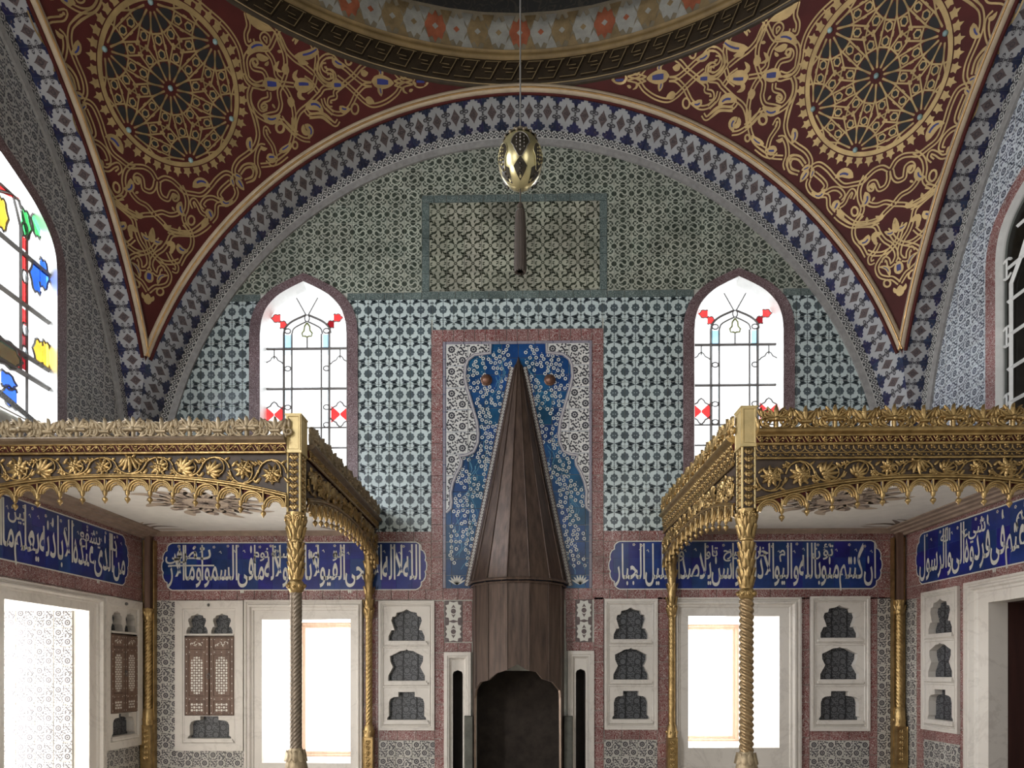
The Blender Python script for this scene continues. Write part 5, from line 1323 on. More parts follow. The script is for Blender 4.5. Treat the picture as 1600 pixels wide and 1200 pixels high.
def beam(root, M, L, q, GC, seed):
    """one carved side of a canopy: crest, cornice, frieze, scalloped arch. q: heights"""
    zt, zcb, zco, zfr, za, zp = q['zt'], q['zcb'], q['zco'], q['zfr'], q['za'], q['zp']
    r = random.Random(seed)
    zb_ = lambda s: za - (za - zp) * abs(2 * s / L - 1) ** 2.2
    # crest
    h = zt - zcb - .01; n = max(2, round(L / .40)); p = L / n
    ms = [crest_unit(h, 0).mesh('crest_ornament', [GC]), crest_unit(h, 1).mesh('crest_ornament', [GC])]
    for i in range(n):
        for k in (0, 1): place('crest_ornament', ms[k], root, M @ T(p * (i + .32 + .5 * k), -.02, zcb) @ SC(p / .40 * (1.0 if k == 0 else 1.05), 1.4, 1))
    rail = MB().tube([(0, -.02, zcb + h * .40), (L, -.02, zcb + h * .40)], .007, 5).build('crest_rail', GC, root, M)
    # cornice
    extrude([(.10, zcb), (-.060, zcb), (-.066, zcb - .012), (-.056, zcb - .026), (-.030, zcb - .040), (-.026, zcb - .046), (.10, zcb - .046)], L).build('cornice', CORN if GC is GOLDG else GOLD, root, M)
    extrude([(.10, zcb - .046), (-.018, zcb - .046), (-.010, zco + .008), (.10, zco + .008)], L).build('cornice_band', DRED, root, M)
    w = .115; n = round(L / w); bm0 = band_leaf(0, L / n)
    for i in range(n): place('band_ornament', bm0, root, M @ T((i + .5) * L / n, -.020, (zcb - .046 + zco + .008) / 2))
    MB().tube([(0, -.022, zco), (L, -.022, zco)], .011, 6).tube([(0, -.022, zcb - .046), (L, -.022, zcb - .046)], .008, 6).build('fillet', GOLD, root, M)
    if zfr < zco - .03:                          # extra band of little interlaced arches
        extrude([(.10, zco), (-.010, zco), (.0, zfr), (.10, zfr)], L).build('arcade_band', DARK, root, M)
        w = .088; n = round(L / w); b1 = band_leaf(1, L / n)
        for i in range(n): place('band_ornament', b1, root, M @ T((i + .5) * L / n, -.012, zco - .038) @ SC(1, 1, 1.1))
        for i in range(n): place('band_ornament', b1, root, M @ T((i + .5) * L / n, -.006, zfr + .018) @ SC(1, 1, .55))
        MB().tube([(0, -.018, zfr), (L, -.018, zfr)], .009, 6).tube([(0, -.014, zfr + .040), (L, -.014, zfr + .040)], .005, 5).build('fillet', GOLD, root, M)
    # frieze board with arched lower edge
    S = [L * i / 24 for i in range(25)]
    MB().prism([(0, zfr)] + [(s, zb_(s)) for s in S] + [(L, zfr)], .0, .09, 0, True).build('frieze', DARK, root, M)
    for k, (dz, y, rad) in enumerate(((.000, -.016, .011), (-.017, -.010, .007), (.016, -.010, .006))):
        MB().tube([(s, y, zb_(s) + dz) for s in S], rad, 5).build('arch_moulding', GOLD, root, M)
    # vine scroll
    n = round(L / .205); p = L / n; up = 1
    for i in range(n):
        s = (i + .5) * p; hh = zfr - zb_(s) - .03; zc = (zfr + zb_(s)) / 2; rr = min(p * .47, hh * .47); up = -up
        pts = [(s - p / 2, zc)] + [(s + p * .48 * cos(pi - pi * t / 8), zc + up * rr * sin(pi * t / 8)) for t in range(1, 8)] + [(s + p / 2, zc)]
        mb = MB().tube([(x, -.010, z) for x, z in pts], .0085, 5)
        a0 = pi / 2 if up > 0 else -pi / 2
        sp = [(s + p * .30 * (1 - .55 * t) * cos(a0 - up * 5.2 * t) * 1.25, zc + rr * (.95 - .5 * t) * sin(a0 - up * 5.2 * t)) for t in [j / 12 for j in range(13)]]
        mb.tube([(x, -.012, z) for x, z in sp], [.007 - .0035 * j / 12 for j in range(13)], 5)
        for sg in (1, -1):
            plume(mb, s + sg * p * .42, zc - up * rr * .30, up * -pi / 2 + sg * .6, min(.06, hh * .42), .026, -.010, sg * .5)
            plume(mb, s + sg * p * .30, zc + up * rr * .70, up * pi / 2 - sg * up * 1.0, min(.05, hh * .26), .022, -.010)
        mb.build('vine', GOLD, root, M)
        f = r.choice((0, 1, 2, 0, 2)); sc = min(1.35, hh / .115) * r.uniform(.9, 1.08)
        place('frieze_flower', FLM[f], root, M @ T(s, -.004, zc - up * rr * .08) @ RY(r.uniform(-.4, .4)) @ SC(sc, 1.2, sc))
        place('frieze_flower', FLM[3], root, M @ T(s - p * .5, -.004, zc + up * hh * .28) @ SC(.8, 1, .8))
    # scalloped fringe
    n = round(L / q['sw']); p = L / n; sm = scallop_mesh(p)
    for i in range(n):
        s = (i + .5) * p; z = zb_(s) - .088
        sc = place('scallop', sm, root, M @ T(s, 0, z))
        if i < n - 1: place('pendant_drop', DROP, root, M @ T(s + p / 2, -.016, (zb_(s + p / 2)) - .112) @ SC(1.25, 1.25, 1.2))
def twist(mb, r, z0, z1, strands, turns, nz=90, na=28, depth=.28):
    vs = []; fs = []
    for i in range(nz + 1):
        z = z0 + (z1 - z0) * i / nz; ph = 2 * pi * turns * i / nz
        for j in range(na):
            a = 2 * pi * j / na
            rr = r * (1 - depth + depth * abs(cos((a - ph) * strands / 2)) ** .75)
            vs.append((rr * cos(a), rr * sin(a), z))
    for i in range(nz):
        for j in range(na): fs.append((i * na + j, i * na + (j + 1) % na, (i + 1) * na + (j + 1) % na, (i + 1) * na + j))
    return mb.add(vs, fs, 0, True)
def leafy(mb, r, z0, z1, rows, k, ln, w, tilt=14, up=1):
    """carved leaves wrapped round a shaft"""
    for i in range(rows):
        z = z0 + (z1 - z0) * (i + .1) / rows
        for j in range(k):
            a = 2 * pi * (j + .5 * (i % 2)) / k
            o = MB(); plume(o, 0, 0, pi / 2 * up, ln, w, 0)
            mb.join(o, RZ(a - pi / 2) @ T(0, -r, z) @ RX(radians(tilt * up)))
    return mb
def carve_panel(mb, w, z0, z1, y, n):
    """stacked leaf sprays on a narrow upright panel"""
    n = int(n * 1.6); st = (z1 - z0) / n
    for i in range(n):
        z = z0 + st * (i + .15)
        for s in (1, -1):
            plume(mb, 0, z, pi / 2 - s * .85, w * .62, w * .34, y - .003, s * .9); plume(mb, s * w * .10, z + st * .40, pi / 2 - s * 1.35, w * .42, w * .26, y, -s * .9)
            rod(mb, [(s * (w * .20 + w * .13 * cos(t)), z + st * .55 + w * .16 * sin(t)) for t in [k * .7 - 1.5 for k in range(7)]], .0045, y - .002, 4)
        plume(mb, 0, z, pi / 2, st * .72, w * .28, y - .006); mb.blob((0, y - .010, z), w * .13, .009, w * .13, 6)
    return mb
def front_post(root, x, y, q, strands, turns, rs):
    M = T(x, y, 0); zt, z1, z2, z3, z4, z5, z6 = q['post']        # block top .. shaft base
    w = .052
    b = MB().box(-w, w, -.06, .09, z1, zt).build('post_block', GOLDP, root, M)
    for (a0, a1, yy0, yy1) in ((-w, w, -.066, -.06),):
        MB().loft(frame_loops((-w, w, z1 + .0, zt), (-w + .016, w - .016, z1 + .016, zt - .016), [(0, -.06), (0, -.068), (.6, -.068), (1, -.061)])).build('block_moulding', GOLDP, b, M)
    for s in (1, -1):
        MB().loft(frame_loops((-.06, .09, z1, zt), (-.044, .074, z1 + .016, zt - .016), [(0, -w), (0, -w - .007), (.6, -w - .007), (1, -w - .001)])).build('block_moulding', GOLDP, b, M @ RZ(s * pi / 2) @ (T(0, 0, 0) if s > 0 else SC(-1, 1, 1)))
    MB().box(-w - .010, w + .010, -.070, .10, zt, zt + .010).box(-w - .012, w + .012, -.074, .10, z1 - .016, z1).build('post_cap', GOLDP, root, M)
    MB().box(-w + .004, w - .004, -.052, .07, z2, z1).build('pilaster', DARK, root, M)
    for sx in (1, -1):
        for yy in (-.052, .068): MB().tube([(sx * (w - .006), yy, z2), (sx * (w - .006), yy, z1)], .0095, 6).build('pilaster_edge', GOLDP, root, M)
    mb = carve_panel(MB(), .075, z2 + .01, z1 - .02, -.056, 5); mb.build('pilaster_carving', GOLD, root, M)
    for s in (1, -1): carve_panel(MB(), .085, z2 + .01, z1 - .02, -w + .002, 5).build('pilaster_carving', GOLD, root, M @ T(0, .008, 0) @ RZ(s * pi / 2))
    cap = MB().lathe([(.040, z3), (.056, z3 + .008), (.050, z3 + .02), (.046, z3 + .05), (.054, z3 + .11), (.072, z2 - .03), (.072, z2)], 16)
    leafy(cap, .050, z3 + .02, z3 + .13, 2, 8, .10, .035); leafy(cap, .058, z3 + .12, z2 - .05, 1, 8, .08, .03)
    for a in range(4):
        for s in (1, -1):
            o = MB().tube([(s * (.030 + .0) + xx, -.068, z2 - .048 + zz) for xx, zz in spiral(0, 0, .024, .004, 1.2, 1.5, 12, s)], .007, 5)
            cap.join(o, RZ(a * pi / 2))
    cap.build('capital', GOLD, root, M)
    sh = MB().lathe([(.042, z4), (.044, (z3 + z4) / 2), (.041, z3)], 14); leafy(sh, .041, z4, z3 - .03, 5, 6, .085, .034); sh.build('carved_shaft', GOLD, root, M)
    cl = MB().lathe([(.040, z5 - .004), (.050, z5 + .006), (.058, z5 + .025), (.062, (z4 + z5) / 2), (.058, z4 - .02), (.048, z4 - .004), (.044, z4)], 18)
    for j in range(8):
        a = 2 * pi * j / 8; cl.join(MB().blob((0, -.060, (z4 + z5) / 2), .018, .012, .022, 7).tube([(xx, -.070, (z4 + z5) / 2 + zz) for xx, zz in spiral(0, 0, .018, .005, 0, 1.0, 10)], .0045, 4), RZ(a))
    cl.build('collar', GOLD, root, M)
    twist(MB(), rs, z6, z5, strands, turns, 120 if strands > 5 else 160, 48 if strands > 5 else 30, .26 if strands > 5 else .36).build('twisted_shaft', q['shaft'], root, M)
    bs = MB().lathe([(.046, z6 + .006), (.052, z6 - .01), (.058, z6 - .03), (.070, z6 - .07), (.078, z6 - .12), (.078, z6 - .2)], 12); leafy(bs, .080, z6 - .17, z6 - .03, 2, 9, .085, .05, -12); bs.build('shaft_base', GOLDG, root, M)
    MB().box(-.085, .085, -.085, .085, 0, z6 - .19).build('pedestal', GOLDG, root, M)
def slim_post(root, x, y, zs, strands, turns, r, flat=False):
    zt, za, zb2, zc2, zd = zs; M = T(x, y, 0)
    if flat: MB().box(-.03, .03, -.03, .05, za, zt).build('upper_shaft', WOOD, root, M)
    else:
        up = MB().lathe([(r * .9, za), (r * 1.35, za + .03), (r * 1.1, za + .07), (r * 1.2, (za + zt) / 2), (r * 1.5, zt - .05), (r * 1.7, zt)], 12); leafy(up, r * 1.1, za + .02, zt - .06, 5, 5, .09, .04); up.build('upper_shaft', GOLD, root, M)
    c = MB().lathe([(r, zb2), (r * 1.25, zb2 + .02), (r * 1.1, zb2 + .05), (r * 1.2, za - .03), (r * 1.4, za)], 12); leafy(c, r * 1.05, zb2 + .03, za - .02, 2, 5, .07, .03); c.build('capital', GOLD, root, M)
    twist(MB(), r, zc2, zb2, strands, turns, 100, 36).build('twisted_shaft', GOLD, root, M)
    bb = MB().lathe([(r * 1.0, zc2 + .01), (r * 1.3, zc2 - .02), (r * 1.5, zd + .02), (r * 1.5, zd)], 12); leafy(bb, r * 1.2, zd, zc2 - .02, 1, 6, .06, .03); bb.build('shaft_base', GOLD, root, M)
    w = r * 1.35
    MB().box(-w, w, -w, w, 0, zd).build('pedestal', GOLD, root, M)
    mb = MB().loft(frame_loops((-w, w, zd - .42, zd), (-w + .010, w - .010, zd - .41, zd - .01), [(0, -w), (0, -w - .006), (.6, -w - .006), (1, -w)]))
    carve_panel(mb, w * 1.2, zd - .40, zd - .03, -w - .002, 4); mb.build('pedestal_panel', GOLD, root, M)
XP, YPF = 1.685, 5.21
WARM = mat('painted rosette', (.42, .33, .25), .7, var=.2); WARM2 = mat('painted rosette shade', (.20, .15, .12), .7, var=.2)
def canopy(side, label, q, GC, seed, strands, turns, rs):
    root = thing('bed_canopy', (side * XP, YPF + .06, 0), label, 'canopy', 'gilded canopies flanking the hood')
    XI = XP - .055
    if side < 0:
        beam(root, T(-XW + .012, YPF, 0), XW - .012 - XP - .05, q, GC, seed)
        beam(root, T(-XI, YPF + .15, 0) @ RZ(pi / 2), YB - .03 - YPF - .15, q, GOLD if q.get('warm') else GC, seed + 1)
    else:
        beam(root, T(XP + .05, YPF, 0), XW - .012 - XP - .05, q, GC, seed)
        beam(root, T(XI, YB - .03, 0) @ RZ(-pi / 2), YB - .03 - YPF - .15, q, GOLD, seed + 1)
    front_post(root, side * XP, YPF + .06, q, strands, turns, rs)
    slim_post(root, side * (XP + .02), YB - .07, q['wall'], 6, -side * 4.2, .040)
    xcw = side * (XW - .075)
    slim_post(root, xcw, YB - .075, q['corner'], 6, -side * 4.0, .045, True)
    for dx, dy, rz in ((-.058, .0, 0), (.058, .0, 0)):
        MB().box(dx - .008, dx + .008, -.012, .05, .3, 3.1).build('post_fillet', GOLD, root, T(xcw, YB - .06, 0))
    MB().box(-.058, .058, .035, .05, .3, 3.1).build('post_board', DARK, root, T(xcw, YB - .06, 0))
    ZCL = 3.205; x0, x1 = sorted((side * (XP - .01), side * (XW - .012))); y0, y1 = YPF + .06, YB - .012
    MB().box(x0, x1, y0, y1, ZCL, ZCL + .03).build('ceiling_board', PLAS, root)
    A = Art(); cx, cy = (x0 + x1) / 2, (y0 + y1) / 2; rr = random.Random(seed)
    for k in range(16):
        a = 2 * pi * k / 16
        A(leaf(cx + .12 * cos(a), cy + .12 * sin(a), cx + .42 * cos(a), cy + .42 * sin(a), .14), 0); A(leaf(cx + .32 * cos(a + .2), cy + .32 * sin(a + .2), cx + (.52 + .12 * (k % 2)) * cos(a + .2), cy + (.52 + .12 * (k % 2)) * sin(a + .2), .12, .2), 0); A(leaf(cx + .36 * cos(a - .05), cy + .36 * sin(a - .05), cx + .52 * cos(a - .12), cy + .52 * sin(a - .12), .05, -.3), 1, 2)
        A(leaf(cx + .22 * cos(a), cy + .22 * sin(a), cx + .34 * cos(a + .05), cy + .34 * sin(a + .05), .03), 1, 2)
    A(ring(cx, cy, .21, .235, 24), 1, 2); A(disc(cx, cy, .20, 24), 0, 2); A(ring(cx, cy, .11, .125, 20), 1, 3)
    for k in range(16): A(leaf(cx, cy, cx + .10 * cos(k * .3927), cy + .10 * sin(k * .3927), .02), 1, 3)
    for sx in (-1, 1):
        for sy in (-1, 1):
            for k in range(5):
                a = rr.uniform(0, 1.57); px_, py_ = cx + sx * 1.18, cy + sy * 1.22
                A(leaf(px_, py_, px_ - sx * .42 * cos(a), py_ - sy * .42 * sin(a), .05, rr.uniform(-.3, .3)), 1 if k % 2 else 0)
    mb = MB(); A.into(mb, lambda a, b, e: (a, b, ZCL - .001 - e), .001); tag(mb.build('painted_rosette', [WARM, WARM2], root), 'faded brown painted rosette', kind='stuff')
    MOUL = mat('warm cove moulding', (.30, .22, .17), .6, var=.2)
    pr = [(0, ZCL), (-.20, ZCL), (-.20, ZCL - .012), (-.15, ZCL - .018), (-.145, ZCL - .034), (-.10, ZCL - .04), (-.095, ZCL - .058), (-.045, ZCL - .064), (-.04, ZCL - .085), (0, ZCL - .085)]
    Mw = T(-XW + .01, y0, 0) @ RZ(pi / 2) if side < 0 else T(XW - .01, y1, 0) @ RZ(-pi / 2)
    extrude(pr, y1 - y0).build('cove_moulding', MOUL, root, Mw)
    pr2 = [(0, ZCL), (-.06, ZCL), (-.06, ZCL - .012), (-.03, ZCL - .03), (0, ZCL - .05)]
    extrude(pr2, x1 - x0).build('cove_moulding', MOUL, root, T(x0, YB - .01, 0))
    MB().box(x0, x1, y0 + .02, y1, q['zcb'] - .03, q['zcb'] - .01).build('roof_board', WOOD, root)
    return root
c_ = CAMZ
SHL = mat('backlit shaft gilding', (.19, .15, .11), .42, .5, var=.2, scale=20); SHR = mat('bronze gilding', (.34, .235, .125), .36, .75, var=.25, scale=16)  # left shaft's backlit shade put into its darker colour
QL = dict(zt=c_ + 1.905, zcb=c_ + 1.742, zco=c_ + 1.632, zfr=c_ + 1.622, za=c_ + 1.462, zp=c_ + 1.31, sw=.166, shaft=SHL,
          post=[c_ + v for v in (1.915, 1.648, 1.195, .968, .692, .597, -.578)],
          wall=[c_ + v for v in (1.50, .70, .60, -.60, -.73)], corner=[c_ + v for v in (1.55, .72, .58, -.42, -.60)])
QR = dict(zt=c_ + 1.955, zcb=c_ + 1.775, zco=c_ + 1.668, zfr=c_ + 1.565, za=c_ + 1.425, zp=c_ + 1.255, sw=.180, shaft=SHR,
          post=[c_ + v for v in (1.945, 1.672, 1.205, .97, .62, .54, -.590)],
          wall=[c_ + v for v in (1.55, .72, .62, -.60, -.73)], corner=[c_ + v for v in (1.55, .80, .64, -.40, -.60)])
canopy(-1, 'gilded canopy left of the hood on a slender finely twisted post', QL, GOLDG, 21, 8, 4.3, .045)
canopy(1, 'gilded canopy right of the hood on a coarsely twisted rope-like post', QR, GOLD, 41, 3, -8.0, .054)

# ------------------------------------------------------------------ painted ring below the dome
KEYD = mat('dark key moulding', (.034, .022, .011), .5, .2, var=.3); KEYG = mat('worn gilt line', (.34, .25, .13), .45, .3, var=.2)
OCHB = mat('ochre cornice', (.20, .13, .05), .6, var=.3, scale=4); RGREY = mat('ring grey paint', (.33, .32, .285), .6, var=.2); ROCH = mat('ring ochre paint', (.24, .17, .085), .6, var=.25); RORG = mat('ring orange paint', (.33, .10, .05), .6, var=.25)
ZK0, ZK1, ZK2, ZK3 = ZR, ZR + .275, ZR + .345, ZR + .715
ring_ = place('trim_5', None, None, T(0, YC, ZR)); tag(ring_, 'painted and moulded ring between corner vaults and dome', kind='structure')
RI = RR - .02
MB().lathe([(RR + .06, ZK0 - .02), (RR - .005, ZK0 - .012), (RR - .012, ZK0), (RI, ZK0 + .012), (RI, ZK1 - .01)], 128, c=(0, YC, 0)).build('key_band', KEYD, ring_)
MB().lathe([(RI, ZK1 - .01), (RI - .025, ZK1), (RI - .03, ZK1 + .03), (RI - .015, ZK2 - .012), (RI - .035, ZK2)], 128, c=(0, YC, 0)).build('ochre_moulding', OCHB, ring_)
MB().lathe([(RI - .02, ZK2), (RI - .02, ZK3), (RI - .40, ZK3 + .01)], 128, c=(0, YC, 0)).build('leaf_band', mat('ring ground paint', (.20, .165, .11), .6, var=.2), ring_)
MB().tube([(RI * cos(2 * pi * i / 128) * .998, YC + RI * .998 * sin(2 * pi * i / 128), ZK0 + .004) for i in range(128)], .006, 5, closed=True).build('gilt_line', KEYG, ring_)
NK = 112; kw = 2 * pi * RI / NK
def cyl(a, z, off, ang): r = RI - off; return V((r * cos(ang - a / RI), r * sin(ang - a / RI), z))
hk = ZK1 - ZK0 - .05
k1 = [(-.62, .10), (.10, .10), (.27, .42), (.04, .42), (-.16, .42)]
k2 = [(.62, .90), (-.10, .90), (-.27, .58), (-.04, .58), (.16, .58)]
k3 = [(.10, .10), (.27, .42), (.42, .70), (.52, .90)]
mb = MB()
for kk in (k1, k2, k3):
    for w, off, m in ((.024, .014, 0), (.007, .020, 1)):
        L_, R_ = offs([(a * kw, .03 + b * hk) for a, b in kk], w)
        for i in range(len(L_) - 1):
            q = [L_[i], R_[i], R_[i + 1], L_[i + 1]]
            top = [cyl(a, z, off, 0) for a, z in q]; bot = [cyl(a, z, 0, 0) for a, z in q]
            mb.add(top, [(0, 1, 2, 3)], m)
            if m == 0: mb.add(top + bot, [(0, 4, 5, 1), (1, 5, 6, 2), (2, 6, 7, 3), (3, 7, 4, 0)], m)
KEYM = mb.mesh('key_ornament', [KEYD, KEYG])
LEAFM = []
NL = 112; lw = 2 * pi * RI / NL; hl = ZK3 - ZK2
star = [(-.54, 0), (-.40, .15), (-.32, .35), (-.14, .29), (0, .45), (.14, .29), (.32, .35), (.40, .15), (.54, 0), (.40, -.15), (.32, -.35), (.14, -.29), (0, -.45), (-.14, -.29), (-.32, -.35), (-.40, -.15)]
def fan(A, poly, m, l):                       # star-shaped outline split into triangles about its centre
    cx = sum(p[0] for p in poly) / len(poly); cy = sum(p[1] for p in poly) / len(poly)
    for i in range(len(poly)): A([[(cx, cy), poly[i], poly[(i + 1) % len(poly)]]], m, l)
for ca, cb in ((RORG, RGREY), (RGREY, ROCH), (ROCH, RGREY), (RGREY, RORG)):
    mb = MB()
    A = Art(); fan(A, [(a * lw, .5 * hl + b * hl) for a, b in star], 0, 2); A([[(-.15 * lw, .5 * hl), (0, .41 * hl), (.15 * lw, .5 * hl), (0, .59 * hl)]], 1, 3)
    for s in (1, -1): fan(A, [(-.78 * lw, .5 * hl + s * .49 * hl), (-.66 * lw, .5 * hl + s * .30 * hl), (-.5 * lw, .5 * hl + s * .13 * hl), (-.34 * lw, .5 * hl + s * .30 * hl), (-.22 * lw, .5 * hl + s * .49 * hl)], 2, 1)
    A.into(mb, lambda a, b, e: cyl(a, b, .022 + e * 3, 0)); LEAFM.append(mb.mesh('leaf_ornament', [ca, cb, ROCH if ca is RGREY else RGREY]))
for i in range(NK):
    a = 2 * pi * (i + .5) / NK
    if -.1 < a < pi + .1: place('key_ornament', KEYM, ring_, T(0, YC, ZK0) @ RZ(a))
for i in range(NL):
    a = 2 * pi * i / NL
    if .3 < a < pi - .3: place('leaf_ornament', LEAFM[i % 4], ring_, T(0, YC, ZK2) @ RZ(a))

# ------------------------------------------------------------------ gilding of the corner vaults
GILT = mat('gilt paint', (.335, .235, .105), .42, .55, var=.22, scale=7); GBLUE = mat('vault blue', (.012, .018, .14), .5, var=.2); VBLK = mat('roundel black', (.006, .005, .005), .7); STUD = mat('turquoise stud', (.25, .36, .36), .3)
def pend_hit(u, v):
    r = ray(u, v); o = V((0, 0, CAMZ))
    f = lambda t: (lambda p: sqrt(p.x ** 2 + (p.y - YC) ** 2) - prof_r(min(max(p.z, ZC), Z_APEX)))(o + r * t)
    t0 = 3.5; t = t0
    while f(t) < 0 and t < 12: t0 = t; t += .05
    for _ in range(24):
        m = (t0 + t) / 2
        if f(m) < 0: t0 = m
        else: t = m
    return o + r * t
def on_pend(p, off):                      # snap to the vault surface, off metres proud of it
    d = V((p.x, p.y - YC)); z = min(p.z, Z_APEX - .001); R_ = prof_r(z) - off; d = d.normalized() * R_
    return V((d.x, YC + d.y, p.z))
def pnorm(p):
    d = V((p.x, p.y - YC, 0)).normalized(); z = min(max(p.z, ZC + .2), Z_APEX - .05); s = (prof_r(z + .02) - prof_r(z - .02)) / .04
    return V((-d.x, -d.y, s)).normalized()
C0 = pend_hit(265.6, 139); ANG0 = atan2(C0.y - YC, C0.x)
def mirror_diag(p):                       # mirror about the ornament's own axis, which runs from the tip to the roundel
    t = min(1, max(0, (p.z - Z_TIP) / (C0.z - Z_TIP))); am = pi * .75 + (ANG0 - pi * .75) * t
    a = 2 * am - atan2(p.y - YC, p.x); r = sqrt(p.x ** 2 + (p.y - YC) ** 2)
    return V((r * cos(a), YC + r * sin(a), p.z))
def mirror_x(p): return V((-p.x, p.y, p.z))
def ribbon(mb, P, o0, o1, off, m):
    """strip between lateral offsets o0 and o1 (lists or numbers) along surface points P"""
    n = len(P); A_, B_ = [], []
    for i in range(n):
        t = (P[min(n - 1, i + 1)] - P[max(0, i - 1)]).normalized(); N_ = pnorm(P[i]); w = N_.cross(t).normalized()
        a = o0[i] if isinstance(o0, list) else o0; b = o1[i] if isinstance(o1, list) else o1
        A_.append(on_pend(P[i] + w * a, off)); B_.append(on_pend(P[i] + w * b, off))
    mb.loft([A_, B_], m, False)
def cpx(c, p):
    (ox, oy, s) = {'A': (360, 0, 10), 'B': (360, 90, 10), 'C': (510, 60, 9.23), 'D': (220, 230, 8.89), 'E': (180, 350, 10), 'G': (360, 180, 6.345), 'P': (0, 0, 1)}[c]
    return (ox + p[0] / s, oy + p[1] / s)
